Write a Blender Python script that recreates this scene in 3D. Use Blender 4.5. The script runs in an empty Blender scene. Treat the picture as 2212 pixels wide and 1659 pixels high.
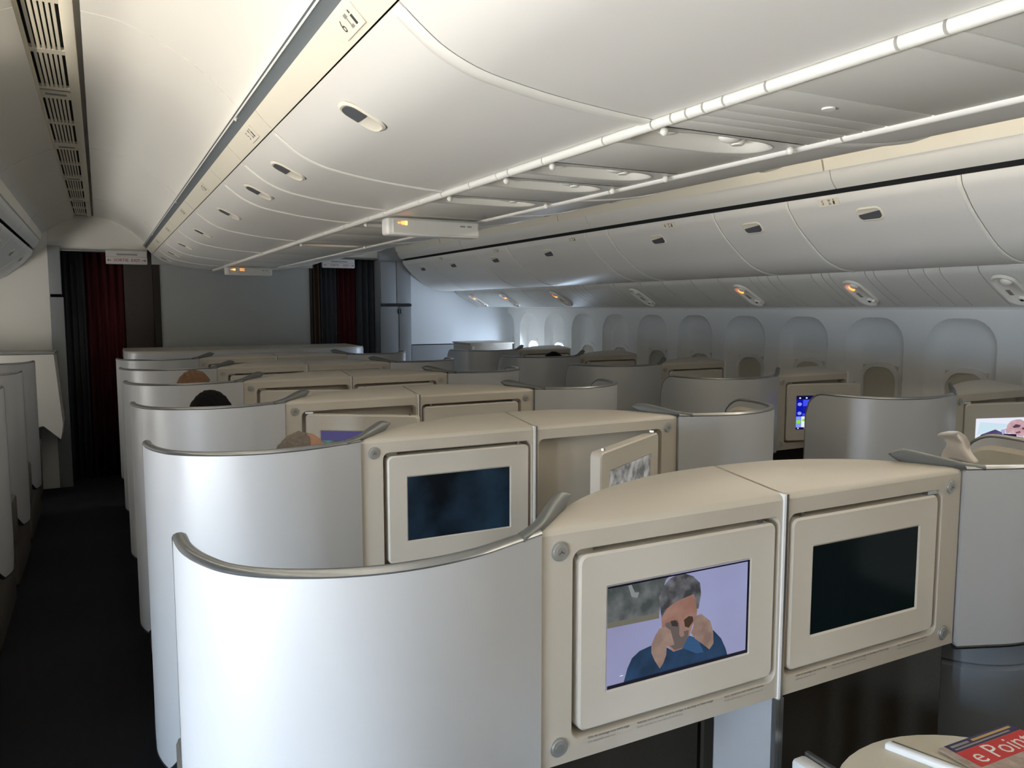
import bpy, bmesh, math, random
from mathutils import Vector, Matrix
random.seed(7)
S = bpy.context.scene
COL = S.collection
PI = math.pi

# ------------------------------------------------------------------ camera, world, lights, exposure
EYE = 1.58                                   # camera height above the cabin floor
cam_d = bpy.data.cameras.new('camera')
cam = bpy.data.objects.new('camera', cam_d)
COL.objects.link(cam)
cam.location = (0, 0, EYE)
cam.rotation_euler = (math.radians(90 - 5.51), 0, math.radians(-27.55))
cam_d.sensor_fit = 'HORIZONTAL'
cam_d.sensor_width = 36.0
cam_d.lens = 36.0 * 1700 / 2212
cam_d.clip_start = 0.02
S.camera = cam

W = bpy.data.worlds.new('sky')
S.world = W
W.use_nodes = True
W.node_tree.nodes['Background'].inputs[0].default_value = (0.62, 0.78, 1.0, 1)
W.node_tree.nodes['Background'].inputs[1].default_value = 2.0

S.view_settings.view_transform = 'Standard'
S.view_settings.look = 'None'
S.view_settings.gamma = 1.0
S.view_settings.use_curve_mapping = False
S.view_settings.exposure = 0.26
S.cycles.diffuse_bounces = 6
S.cycles.max_bounces = 10

def area(name, loc, direction, sx, sy, power, color):
    l = bpy.data.lights.new(name, 'AREA')
    l.shape = 'RECTANGLE'; l.size = sx; l.size_y = sy; l.energy = power; l.color = color
    o = bpy.data.objects.new(name, l); COL.objects.link(o)
    o.location = loc
    o.rotation_euler = Vector(direction).to_track_quat('-Z', 'Z').to_euler()
    return o
# daylight standing outside the unshaded windows: left side aft of the camera, right side far ahead
BAY0 = 2.63                                   # centre of the first window bay in view; bays repeat every 0.533 m
AFT_WINDOWS_Y = [BAY0 + 0.533 * k for k in range(-9, 9)]      # every shade on the left side is up
for k, wy in enumerate(AFT_WINDOWS_Y):
    aft_k = k < 7
    area('cloud_light', (-2.00, wy, 0.92), (1, 0.12 if aft_k else 0.35, 0.48), 0.36, 0.44, 39.0 if aft_k else 14.0 - 0.45 * (k - 7), (1.0, 0.94, 0.85))     # sunlit cloud below
    if aft_k: area('sky_light', (-2.03, wy, 1.28), (1, 0.20, -0.25), 0.36, 0.40, 58.0, (0.43, 0.69, 1.0))              # open sky above
# dimmed cove lamps along the outboard edge of each aisle ceiling
for cx_, d_ in ((-0.400, 1), (2.742, -1)):
    area('cove_lamp', (cx_, 0.2, EYE + 0.645), (d_, 0, 0.35), 0.02, 5.4, 20.0 if d_ > 0 else 50.0, (1.0, 0.90, 0.74))
FWD_WINDOWS_Y = [BAY0 + 0.533 * 8, BAY0 + 0.533 * 9]
for wy in FWD_WINDOWS_Y:
    area('window_daylight', (4.35, wy, 1.00), (-1, 0, 0.25), 0.34, 0.46, 23.0, (0.64, 0.79, 1.0))

# ------------------------------------------------------------------ helpers
def tag(o, label=None, cat=None, group=None, kind=None):
    if label: o['label'] = label
    if cat: o['category'] = cat
    if group: o['group'] = group
    if kind: o['kind'] = kind
    return o

def mesh(verts, faces, mat=None, smooth=35, flip=False):
    me = bpy.data.meshes.new('m')
    if flip: faces = [tuple(reversed(f)) for f in faces]
    me.from_pydata([tuple(v) for v in verts], [], faces)
    me.validate(); me.update()
    if mat:
        for m in (mat if isinstance(mat, (list, tuple)) else [mat]): me.materials.append(m)
    if smooth:
        me.shade_smooth()
        me.set_sharp_from_angle(angle=math.radians(smooth))
    return me

def put(name, me, parent=None, loc=(0, 0, 0), rot=(0, 0, 0)):
    o = bpy.data.objects.new(name, me); COL.objects.link(o)
    if parent is not None: o.parent = parent
    o.location = loc; o.rotation_euler = rot
    return o

def empty(name, loc=(0, 0, 0), rot=(0, 0, 0)):
    o = bpy.data.objects.new(name, None); COL.objects.link(o)
    o.empty_display_size = 0.1
    o.location = loc; o.rotation_euler = rot
    return o

def from_bm(bm, mat=None, smooth=35):
    bmesh.ops.recalc_face_normals(bm, faces=bm.faces)
    me = bpy.data.meshes.new('m'); bm.to_mesh(me); bm.free()
    if mat:
        for m in (mat if isinstance(mat, (list, tuple)) else [mat]): me.materials.append(m)
    if smooth:
        me.shade_smooth(); me.set_sharp_from_angle(angle=math.radians(smooth))
    return me

def box(x0, x1, y0, y1, z0, z1, mat, bev=0.0, seg=2):
    bm = bmesh.new()
    bmesh.ops.create_cube(bm, size=1.0)
    for v in bm.verts:
        v.co = Vector(((x0 + x1) / 2 + v.co.x * (x1 - x0), (y0 + y1) / 2 + v.co.y * (y1 - y0), (z0 + z1) / 2 + v.co.z * (z1 - z0)))
    if bev > 0:
        bmesh.ops.bevel(bm, geom=list(bm.edges), offset=bev, segments=seg, profile=0.5, affect='EDGES')
    return from_bm(bm, mat, 40)

def catmull(pts, n):
    P = [Vector(p) for p in pts]
    P = [2 * P[0] - P[1]] + P + [2 * P[-1] - P[-2]]
    out = []
    segs = len(P) - 3
    for k in range(n + 1):
        t = k / n * segs
        i = min(int(t), segs - 1); u = t - i
        a, b, c, d = P[i:i + 4]
        out.append(0.5 * ((2 * b) + (c - a) * u + (2 * a - 5 * b + 4 * c - d) * u * u + (3 * b - a - 3 * c + d) * u ** 3))
    return out

def resample(pts, n):
    L = [0]
    for a, b in zip(pts, pts[1:]): L.append(L[-1] + (b - a).length)
    out = []; j = 0
    for k in range(n + 1):
        s = L[-1] * k / n
        while j < len(L) - 2 and L[j + 1] < s: j += 1
        d = L[j + 1] - L[j]
        out.append(pts[j].lerp(pts[j + 1], 0 if d == 0 else min(1, (s - L[j]) / d)))
    return out

def rrect(x0, x1, z0, z1, r, k=5):
    """closed rounded-rectangle loop, k+1 points per corner, counter-clockwise from the lower right corner"""
    out = []
    for cx, cz, a0 in ((x1 - r, z0 + r, -90), (x1 - r, z1 - r, 0), (x0 + r, z1 - r, 90), (x0 + r, z0 + r, 180)):
        for i in range(k + 1):
            a = math.radians(a0 + 90 * i / k)
            out.append((cx + r * math.cos(a), cz + r * math.sin(a)))
    return out

def plate_hole(outer, inner, k):
    """front faces between a rectangle (x0,x1,z0,z1) and a rrect loop with k+1 points per corner; returns verts2d, faces"""
    x0, x1, z0, z1 = outer
    V = [(x1, z0), (x1, z1), (x0, z1), (x0, z0)] + list(inner)
    F = []
    n = k + 1
    for c in range(4):
        b = 4 + c * n
        for i in range(k): F.append((c, b + i + 1, b + i))
        nb = 4 + ((c + 1) % 4) * n
        F.append((c, (c + 1) % 4, nb, b + k))
    return V, F

def tube(path, ra, rb, side, n=8, cap=True):
    """sweep an ellipse (ra along side vectors, rb along the third axis); ra/rb/side: lists per station"""
    V = []; F = []
    m = len(path)
    for i in range(m):
        t = (path[min(i + 1, m - 1)] - path[max(i - 1, 0)]).normalized()
        s = side[i] if isinstance(side, list) else side
        s = (s - t * s.dot(t)).normalized()
        u = t.cross(s).normalized()
        a = ra[i] if isinstance(ra, list) else ra
        b = rb[i] if isinstance(rb, list) else rb
        for j in range(n):
            th = 2 * PI * j / n
            V.append(path[i] + s * (a * math.cos(th)) + u * (b * math.sin(th)))
    for i in range(m - 1):
        for j in range(n):
            F.append((i * n + j, i * n + (j + 1) % n, (i + 1) * n + (j + 1) % n, (i + 1) * n + j))
    if cap:
        F.append(tuple(reversed(range(n)))); F.append(tuple(range((m - 1) * n, m * n)))
    return V, F

def extrude_y(prof, y0, y1, mat, thick=None, smooth=35, n=1):
    """open (x,z) profile extruded along y; with thick: a closed slab thickened along the profile normal"""
    P = [Vector((p[0], p[1])) for p in prof]
    m = len(P)
    loop = list(P)
    if thick:
        back = []
        for i in range(m):
            t = (P[min(i + 1, m - 1)] - P[max(i - 1, 0)]).normalized()
            back.append(P[i] + Vector((-t.y, t.x)) * thick)
        loop = P + back[::-1]
    V = []; F = []
    q = len(loop)
    for k in range(n + 1):
        y = y0 + (y1 - y0) * k / n
        V += [(p.x, y, p.y) for p in loop]
    for k in range(n):
        for i in range(q if thick else q - 1):
            j = (i + 1) % q
            F.append((k * q + i, k * q + j, (k + 1) * q + j, (k + 1) * q + i))
    if thick:
        F.append(tuple(reversed(range(q)))); F.append(tuple(range(n * q, n * q + q)))
    bm = bmesh.new()
    vs = [bm.verts.new(v) for v in V]
    for f in F: bm.faces.new([vs[i] for i in f])
    return from_bm(bm, mat, smooth)

_txt = {}
def text_mesh(s, size, mat, align='CENTER'):
    key = (s, size, mat.name, align)
    if key in _txt: return _txt[key]
    c = bpy.data.curves.new('t', 'FONT'); c.body = s; c.size = size; c.align_x = align; c.align_y = 'CENTER'
    c.resolution_u = 2
    o = bpy.data.objects.new('t', c); COL.objects.link(o)
    dg = bpy.context.evaluated_depsgraph_get(); dg.update()
    me = bpy.data.meshes.new_from_object(o.evaluated_get(dg))
    bpy.data.objects.remove(o)
    me.materials.clear(); me.materials.append(mat)
    _txt[key] = me
    return me

def basis(origin, ex, ey):
    ex = Vector(ex).normalized(); ey = Vector(ey); ey = (ey - ex * ey.dot(ex)).normalized(); ez = ex.cross(ey)
    M = Matrix.Identity(4)
    for i, v in enumerate((ex, ey, ez)):
        for r in range(3): M[r][i] = v[r]
    for r in range(3): M[r][3] = origin[r]
    return M

def place(o, M):
    o.location = M.to_translation(); o.rotation_euler = M.to_euler()
    return o

# ------------------------------------------------------------------ materials
def mat(name, col, rough=0.5, metal=0.0, emit=None, estr=0.0, var=0.04, scale=30, bump=0.0, spec=0.5, aniso=None):
    m = bpy.data.materials.new(name); m.use_nodes = True
    nt = m.node_tree; b = nt.nodes['Principled BSDF']
    b.inputs['Roughness'].default_value = rough; b.inputs['Metallic'].default_value = metal
    b.inputs['Specular IOR Level'].default_value = spec
    tc = nt.nodes.new('ShaderNodeTexCoord'); no = nt.nodes.new('ShaderNodeTexNoise')
    no.inputs['Scale'].default_value = scale; no.inputs['Detail'].default_value = 3
    nt.links.new(tc.outputs['Object'], no.inputs['Vector'])
    mx = nt.nodes.new('ShaderNodeMix'); mx.data_type = 'RGBA'
    mx.inputs[6].default_value = tuple(c * (1 - var) for c in col[:3]) + (1,)
    mx.inputs[7].default_value = tuple(min(1, c * (1 + var)) for c in col[:3]) + (1,)
    nt.links.new(no.outputs['Fac'], mx.inputs[0]); nt.links.new(mx.outputs[2], b.inputs['Base Color'])
    if bump:
        bp = nt.nodes.new('ShaderNodeBump'); bp.inputs['Strength'].default_value = bump; bp.inputs['Distance'].default_value = 0.002
        nt.links.new(no.outputs['Fac'], bp.inputs['Height']); nt.links.new(bp.outputs['Normal'], b.inputs['Normal'])
    if emit:
        b.inputs['Emission Color'].default_value = tuple(emit) + (1,); b.inputs['Emission Strength'].default_value = estr
    return m

def screen_mat(name, col, s=1.0, noise=None, scale=6.0):
    """a lit display surface; noise: a second colour mixed in softly"""
    m = bpy.data.materials.new(name); m.use_nodes = True
    nt = m.node_tree; b = nt.nodes['Principled BSDF']
    b.inputs['Base Color'].default_value = (0.004, 0.005, 0.006, 1); b.inputs['Roughness'].default_value = 0.10
    b.inputs['Specular IOR Level'].default_value = 0.12
    b.inputs['Emission Strength'].default_value = s * 0.8
    if noise:
        tc = nt.nodes.new('ShaderNodeTexCoord'); no = nt.nodes.new('ShaderNodeTexNoise'); no.inputs['Scale'].default_value = scale
        no.inputs['Detail'].default_value = 4
        rp = nt.nodes.new('ShaderNodeValToRGB')
        rp.color_ramp.elements[0].position = 0.38; rp.color_ramp.elements[1].position = 0.66
        rp.color_ramp.elements[0].color = tuple(col) + (1,); rp.color_ramp.elements[1].color = tuple(noise) + (1,)
        nt.links.new(tc.outputs['Object'], no.inputs['Vector']); nt.links.new(no.outputs['Fac'], rp.inputs[0])
        nt.links.new(rp.outputs[0], b.inputs['Emission Color'])
    else:
        b.inputs['Emission Color'].default_value = tuple(col) + (1,)
    return m

BINW = mat('bin_plastic', (0.86, 0.84, 0.80), 0.42, var=0.015, scale=4)
CEIL = mat('ceiling_plastic', (0.82, 0.80, 0.75), 0.55, var=0.02, scale=3)
STRIP = mat('cream_strip', (0.86, 0.81, 0.68), 0.45, var=0.01)
RAIL = mat('rail_white', (0.90, 0.88, 0.82), 0.35, var=0.01)
WALL = mat('sidewall_plastic', (0.88, 0.87, 0.84), 0.55, var=0.02, scale=5)
RECESS = mat('recess_cream', (0.84, 0.81, 0.74), 0.45, var=0.01)
PSU = mat('service_panel_plastic', (0.70, 0.69, 0.64), 0.5, var=0.02)
SHELL = mat('shell_paint', (0.59, 0.60, 0.615), 0.42, 0.18, var=0.012, scale=2)
CONS = mat('console_plastic', (0.575, 0.53, 0.455), 0.42, var=0.012, scale=3)
MONI = mat('monitor_plastic', (0.68, 0.64, 0.57), 0.42, var=0.01, scale=3)
TRIM = mat('brushed_trim', (0.36, 0.37, 0.37), 0.30, 0.85, var=0.05, scale=80)
LEAFM = mat('shaded_trim', (0.17, 0.18, 0.18), 0.42, 0.4, var=0.04)  # leaf is the same trim, its shade put into a darker colour
CHROME = mat('chrome', (0.75, 0.75, 0.75), 0.2, 1.0, var=0.02)
LINING = mat('cream_leather', (0.62, 0.58, 0.48), 0.6, var=0.05, scale=60, bump=0.2)
SEATF = mat('seat_fabric', (0.09, 0.10, 0.13), 0.9, var=0.25, scale=300, bump=0.4)
BASEM = mat('seat_base_plastic', (0.16, 0.145, 0.125), 0.6, var=0.06)
BACKM = mat('seat_back_plastic', (0.25, 0.27, 0.30), 0.5, var=0.03)
FAIR = mat('fairing_plastic', (0.42, 0.44, 0.47), 0.5, var=0.03)
DARK = mat('dark_gap', (0.012, 0.012, 0.013), 0.8, var=0.1)
GAPM = mat('grey_gasket', (0.13, 0.15, 0.165), 0.6, var=0.05)
BLACKG = mat('black_rubber', (0.02, 0.022, 0.024), 0.5)
PADDLE = mat('latch_paddle', (0.11, 0.115, 0.13), 0.35, var=0.05)
CARPET = mat('carpet', (0.008, 0.008, 0.011), 0.95, var=0.5, scale=400, bump=0.6)
FOOTW = mat('footwell_felt', (0.055, 0.047, 0.036), 0.9, var=0.2, scale=200)
INK = mat('ink', (0.05, 0.048, 0.045), 0.7)
INKG = mat('ink_grey', (0.30, 0.29, 0.27), 0.7)
REDINK = mat('sign_red', (0.38, 0.02, 0.05), 0.6)
SIGNW = mat('sign_white', (0.66, 0.64, 0.62), 0.5)
BULK = mat('bulkhead_laminate', (0.40, 0.41, 0.40), 0.65, var=0.03, scale=8)
PARTM = mat('partition_laminate', (0.74, 0.76, 0.78), 0.5, var=0.02, scale=5)
PARTL = mat('partition_cream', (0.84, 0.82, 0.76), 0.55, var=0.02, scale=5)
CLOSET = mat('closet_laminate', (0.30, 0.31, 0.32), 0.45, var=0.03)
POST = mat('dark_post', (0.022, 0.015, 0.010), 0.7)
TAUPE = mat('taupe_panel', (0.095, 0.078, 0.07), 0.8, var=0.08)
REDC = mat('red_curtain', (0.085, 0.005, 0.010), 0.9, var=0.2, scale=60)
GREYC = mat('grey_curtain', (0.055, 0.058, 0.065), 0.9, var=0.2, scale=60)
BRONZEC = mat('bronze_curtain', (0.09, 0.052, 0.028), 0.9, var=0.2, scale=60)
AMBER = mat('amber_light', (0.9, 0.3, 0.05), 0.4, emit=(1.0, 0.24, 0.05), estr=2.5)
AMBERY = mat('amber_yellow_light', (0.9, 0.5, 0.1), 0.4, emit=(1.0, 0.55, 0.12), estr=2.5)
AMBERW = mat('amber_glow_panel', (0.9, 0.6, 0.3), 0.4, emit=(1.0, 0.50, 0.18), estr=0.55)
DOTW = mat('glow_dot', (0.8, 0.8, 0.8), 0.4, emit=(0.9, 0.92, 1.0), estr=0.8)
SKIN = mat('skin', (0.42, 0.23, 0.15), 0.55, var=0.06, scale=40)
HAIR_G = mat('grey_hair', (0.16, 0.135, 0.11), 0.6, var=0.6, scale=120, bump=0.8)
HAIR_K = mat('black_hair', (0.006, 0.005, 0.006), 0.8, var=0.5, scale=120, bump=0.8, spec=0.15)
HAIR_B = mat('brown_hair', (0.20, 0.10, 0.045), 0.6, var=0.4, scale=120, bump=0.8)
SHIRT = mat('blue_shirt', (0.05, 0.07, 0.12), 0.9)
TROUS = mat('dark_trousers', (0.03, 0.03, 0.035), 0.9)
PAPER = mat('tissue_paper', (0.80, 0.75, 0.72), 0.9, var=0.12, scale=25, bump=0.5)
TABLE = mat('table_top', (0.66, 0.62, 0.52), 0.35, var=0.02)
BRIGHT = mat('white_edge', (0.86, 0.87, 0.88), 0.35)
MAGRED = mat('magazine_red', (0.62, 0.03, 0.03), 0.4)
MAGBLUE = mat('magazine_blue', (0.03, 0.025, 0.10), 0.4)
MAGGOLD = mat('magazine_gold', (0.55, 0.36, 0.12), 0.4)
MAGWHITE = mat('magazine_white', (0.85, 0.82, 0.78), 0.4)
MAGPHOTO = mat('magazine_photo', (0.42, 0.33, 0.28), 0.4, var=0.6, scale=60)
GLASS = bpy.data.materials.new('window_glass'); GLASS.use_nodes = True
_nt = GLASS.node_tree; _nt.nodes.remove(_nt.nodes['Principled BSDF'])
_tr = _nt.nodes.new('ShaderNodeBsdfTransparent'); _gl = _nt.nodes.new('ShaderNodeBsdfGlossy'); _gl.inputs['Roughness'].default_value = 0.03
_mx = _nt.nodes.new('ShaderNodeMixShader'); _fr = _nt.nodes.new('ShaderNodeFresnel'); _fr.inputs[0].default_value = 1.3
_nt.links.new(_fr.outputs[0], _mx.inputs[0]); _nt.links.new(_tr.outputs[0], _mx.inputs[1]); _nt.links.new(_gl.outputs[0], _mx.inputs[2])
_nt.links.new(_mx.outputs[0], _nt.nodes['Material Output'].inputs[0])

# ------------------------------------------------------------------ cabin geometry constants (metres; y runs forward)
CX = 1.171                                    # cabin centre line
YA, YF = -2.6, 7.92                           # aft wall, forward partitions
def mir(p): return [(2 * CX - x, z) for x, z in p][::-1]
def up(p): return [(x, EYE + z) for x, z in p]

# ---- hull and floor
floor = tag(put('floor', box(-1.95, 4.3, YA, 9.0, -0.06, 0.0, CARPET)), kind='structure')
tag(put('ceiling_hull', box(-1.95, 4.3, YA - 0.1, 9.0, 2.62, 2.68, DARK)), kind='structure').name = 'ceiling_shell'
aft = tag(put('wall_aft', box(-1.95, 4.3, YA - 0.12, YA - 0.02, -0.06, 2.62, BULK)), kind='structure')
tag(put('wall_forward_end', box(-1.95, 4.3, 8.62, 8.70, -0.06, 2.62, DARK)), kind='structure').name = 'wall_front'

# ---- side walls: a bay panel for every frame, each with an arched reveal
WX = 4.08
K = 6
def bay_mesh(yc, side, opened):
    """side=+1 right wall. 2D coords: (y, z)."""
    hw = 0.2665
    V2, F = plate_hole((yc - hw, yc + hw, 0.45, 1.572), rrect(yc - 0.20, yc + 0.20, 0.72, 1.525, 0.155, K), K)
    x = WX if side > 0 else 2 * CX - WX
    V = [(x, a, b) for a, b in V2]
    n = 4 * (K + 1)
    prev = list(range(4, 4 + n))
    rings = [(0.196, 0.725, 1.520, 0.152, 0.008), (0.178, 0.745, 1.505, 0.140, 0.035), (0.150, 0.775, 1.47, 0.125, 0.062), (0.142, 0.80, 1.40, 0.12, 0.070)]
    for w, z0, z1, r, d in rings:
        b = len(V)
        V += [(x + side * d, a, c) for a, c in rrect(yc - w, yc + w, z0, z1, r, K)]
        for i in range(n):
            F.append((prev[i], prev[(i + 1) % n], b + (i + 1) % n, b + i))
        prev = list(range(b, b + n))
    b = len(V)
    V += [(x + side * 0.072, a, c) for a, c in rrect(yc - 0.118, yc + 0.118, 0.87, 1.235, 0.09, K)]
    for i in range(n): F.append((prev[i], prev[(i + 1) % n], b + (i + 1) % n, b + i))
    bm = bmesh.new()
    vs = [bm.verts.new(v) for v in V]
    for f in F: bm.faces.new([vs[i] for i in f])
    return from_bm(bm, WALL, 50)

def ring_mesh(outer, inner, depth, material, to3):
    """bezel: loops in 2D with equal counts, extruded; to3(a,b,d)"""
    n = len(outer)
    V = [to3(a, b, 0) for a, b in outer] + [to3(a, b, depth) for a, b in outer] + [to3(a, b, depth) for a, b in inner] + [to3(a, b, -depth * 0.6) for a, b in inner]
    F = []
    for k in range(3):
        for i in range(n):
            j = (i + 1) % n
            F.append((k * n + i, k * n + j, (k + 1) * n + j, (k + 1) * n + i))
    bm = bmesh.new(); vs = [bm.verts.new(v) for v in V]
    for f in F: bm.faces.new([vs[i] for i in f])
    return from_bm(bm, material, 50)

def side_wall(side, name):
    x = WX if side > 0 else 2 * CX - WX
    s = side
    low = [(x - s * 0.14, 0.0), (x - s * 0.06, 0.2), (x, 0.45)]
    w = tag(put(name, extrude_y(low, YA, 8.6, WALL)), kind='structure')
    # ledge between the window panels and the service panels, and the cheek above it
    led = [(x, 1.572), (x - s * 0.01, 1.584), (x - s * 0.06, 1.592), (x - s * 0.38, 1.592)]
    put('ledge', extrude_y(led, YA, 8.6, WALL), w)
    put('outer_skin', extrude_y([(x + s * 0.10, 0.40), (x + s * 0.10, 0.86)], YA, 8.7, DARK), w)
    put('outer_skin', extrude_y([(x + s * 0.10, 1.25), (x + s * 0.10, 2.65)], YA, 8.7, DARK), w)
    return w
wall_right = side_wall(1, 'wall_right')
wall_left = side_wall(-1, 'wall_left')
ys = [BAY0 + 0.533 * k for k in range(-10, 12)]
def near_any(y, L): return any(abs(y - a) < 0.2 for a in L)
win_n = 0
for side, wl in ((1, wall_right), (-1, wall_left)):
    x = WX if side > 0 else 2 * CX - WX
    for y in ys:
        if y > 8.3: continue
        opened = near_any(y, FWD_WINDOWS_Y) if side > 0 else near_any(y, AFT_WINDOWS_Y)
        put('sidewall_panel', bay_mesh(y, side, opened), wl)
        xb = x + side * 0.072
        in_view = (side > 0 and y > 1.9) or opened
        if not in_view:
            put('shade', box(min(xb, xb + side * 0.01), max(xb, xb + side * 0.01), y - 0.13, y + 0.13, 0.85, 1.25, LINING), wl)
            continue
        win_n += 1
        to3 = lambda a, b, d, xb=xb, side=side: (xb - side * d, a, b)
        fr = ring_mesh(rrect(y - 0.135, y + 0.135, 0.855, 1.255, 0.10, K), rrect(y - 0.112, y + 0.112, 0.88, 1.228, 0.085, K), 0.014, WALL, to3)
        w = put('window_%d' % win_n, fr)
        tag(w, kind='structure')
        if opened:
            pv = [(xb + side * 0.009, y - 0.118, 0.875), (xb + side * 0.009, y + 0.118, 0.875), (xb + side * 0.009, y + 0.118, 1.235), (xb + side * 0.009, y - 0.118, 1.235)]
            put('pane', mesh(pv, [(3, 2, 1, 0) if side < 0 else (0, 1, 2, 3)], GLASS, 0, flip=True), w)
        else:
            put('shade', box(min(xb - side*0.002, xb + side*0.008), max(xb - side*0.002, xb + side*0.008), y - 0.122, y + 0.122, 0.870, 1.238, LINING, 0.002), w)
            put('shade_handle', box(min(xb - side*0.010, xb), max(xb - side*0.010, xb), y - 0.05, y + 0.05, 0.905, 0.92, LINING, 0.003), w)

# ---- ceilings over the two aisles
AC = -0.03
def aisle_profiles(c, s):
    """s=+1: outboard is +x (right aisle). Returns inboard panel, vent panel, outboard panel, band, cove profiles (x,z world)."""
    half = [(0.415, 0.548), (0.43, 0.572), (0.430, 0.600), (0.376, 0.655), (0.305, 0.712), (0.224, 0.760), (0.158, 0.790), (0.103, 0.806), (0.02, 0.815), (0.0, 0.8155)]
    return half
def hx(c, s, pts): return [(c + s * x, EYE + z) for x, z in pts]
HALF = aisle_profiles(0, 1)
ARCH = [(0.430, 0.600), (0.376, 0.655), (0.305, 0.712), (0.224, 0.760), (0.158, 0.790), (0.103, 0.806), (0.02, 0.815)]
ARCHS = [(p.x, p.y) for p in catmull(ARCH, 18)]
CS = [YA, -1.65, 0.43, 2.51, 4.59, 6.67, 8.05]
for c, s in ((AC, -1), (2 * CX - AC, 1)):          # s: outboard direction
    ceiling = tag(put('ceiling_left' if s < 0 else 'ceiling_right', extrude_y(hx(c, 1, [(-0.41, 0.84), (0.41, 0.84)]), YA, 8.6, CEIL)), kind='structure')
    inb = hx(c, -s, [(0.411, 0.560), (0.420, 0.565), (0.427, 0.576), (0.430, 0.588)] + ARCHS)
    for a, b in zip(CS, CS[1:]):
        o = put('ceiling_panel', extrude_y(inb, a + 0.004, b - 0.004, CEIL, thick=0.012 if s < 0 else -0.012), ceiling)
        # rolled joint along the arch
        path = [Vector((x, a, z)) for x, z in inb]
        side = [Vector((0, 1, 0))] * len(path)
        V, F = tube(path, 0.017, 0.008, side, 8)
        put('joint_bead', mesh(V, F, RAIL), ceiling)
    outb = hx(c, s, [(0.395, 0.635)] + [q for q in ARCHS[2:] if q[0] > 0.15] + [(0.142, 0.797)])
    for a, b in zip(CS, CS[1:]):
        put('ceiling_panel', extrude_y(outb, a + 0.004, b - 0.004, CEIL, thick=-0.012 if s < 0 else 0.012), ceiling)
    band = hx(c, s, [(0.404, 0.585), (0.397, 0.610), (0.388, 0.640)])
    for a, b in ((YA, 2.42), (2.43, 4.62), (4.63, 6.7), (6.71, 8.0)):
        put('edge_band', extrude_y(band, a, b, STRIP, thick=-0.012 if s < 0 else 0.012), ceiling)
    cove = hx(c, s, [(0.455, 0.517), (0.440, 0.530), (0.424, 0.552), (0.416, 0.575), (0.416, 0.588)])
    for a, b in ((YA, 2.40), (2.405, 4.30), (4.305, 6.3), (6.305, 8.0)):
        put('cove_panel', extrude_y(cove, a, b, CEIL, thick=-0.012 if s < 0 else 0.012), ceiling)
    put('dark_joint', extrude_y(hx(c, s, [(0.425, 0.53), (0.475, 0.535), (0.485, 0.49)]), YA, 8.0, BLACKG), ceiling)
    put('grey_gasket', extrude_y(hx(c, -s, [(0.405, 0.566), (0.416, 0.5605), (0.431, 0.541), (0.440, 0.532)]), YA, 8.0, GAPM), ceiling)
    # short raised access strips on the inboard arch
    for y in (4.03, 6.15):
        put('access_strip', extrude_y(hx(c, -s, [(x, z - 0.005) for x, z in ARCHS[5:17]]), y, y + 0.13, CEIL, thick=0.006 if s < 0 else -0.006), ceiling)
    # air return panel with louvred grilles
    vx0, vx1 = c + s * 0.02, c + s * 0.141
    vz = EYE + 0.808
    lo, hi = min(vx0, vx1) , max(vx0, vx1)
    MODS = [-1.91, -0.81, 0.29, 1.39, 2.49, 3.59, 4.70, 5.80, 6.90] if s < 0 else []
    edges = [YA, 0.2, 2.45, 4.65, 6.86, 8.0]
    for a, b in zip(edges, edges[1:]):
        put('vent_panel_side', box(lo - 0.035, lo + 0.012, a + 0.003, b - 0.003, vz - 0.004, vz + 0.01, STRIP, 0.003), ceiling)
        put('vent_panel_side', box(hi - 0.012, hi + 0.022, a + 0.003, b - 0.003, vz - 0.004, vz + 0.01, STRIP, 0.003), ceiling)
    if MODS:
        put('vent_duct', box(lo, hi, YA, 8.0, vz + 0.010, vz + 0.016, DARK), ceiling)
        slat = {}
        for mY in MODS:
            for g0, g1 in ((0.0, 0.44), (0.485, 0.925)):
                y0, y1 = mY + g0, min(mY + g1, 8.0)
                if y1 <= y0: continue
                L = round(y1 - y0, 3)
                if L not in slat: slat[L] = box(-0.0042, 0.0042, 0, L, -0.003, 0.008, STRIP)
                for k in range(1, 7):
                    put('slat', slat[L], ceiling, (lo + 0.012 + k * (hi - lo - 0.024) / 7.0, y0, vz))
                put('crossbar', box(lo + 0.01, hi - 0.01, y1, y1 + 0.045, vz - 0.0035, vz + 0.009, STRIP), ceiling)
            put('crossbar', box(lo + 0.01, hi - 0.01, mY - 0.14, mY, vz - 0.0035, vz + 0.009, STRIP), ceiling)
            put('data_plate', box(lo + 0.025, hi - 0.025, mY - 0.085, mY - 0.055, vz - 0.0045, vz, INKG), ceiling)
    else:
        put('vent_cover', box(lo, hi, YA, 8.0, vz, vz + 0.006, STRIP), ceiling)

# arched end walls at the front of each aisle ceiling
def arch_end(c):
    P = hx(c, 1, [(0.44, 0.515), (0.43, 0.600)] + ARCHS[1:]) + hx(c, -1, ARCHS[::-1][:-1] + [(0.43, 0.600), (0.44, 0.515)])
    n = len(P)
    V = [(x, 7.99, z) for x, z in P] + [(x, 8.05, z) for x, z in P]
    F = [tuple(range(n)), tuple(reversed(range(n, 2 * n)))] + [(i, (i + 1) % n, n + (i + 1) % n, n + i) for i in range(n)]
    return mesh(V, F, CEIL)
for n, c in enumerate((AC, 2 * CX - AC)):
    e = put('trim_%d' % (n + 1), arch_end(c)); tag(e, kind='structure')
    put('curtain_rail', box(c - 0.44, c + 0.44, 7.97, 8.07, EYE + 0.497, EYE + 0.515, TRIM, 0.004), e)

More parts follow.
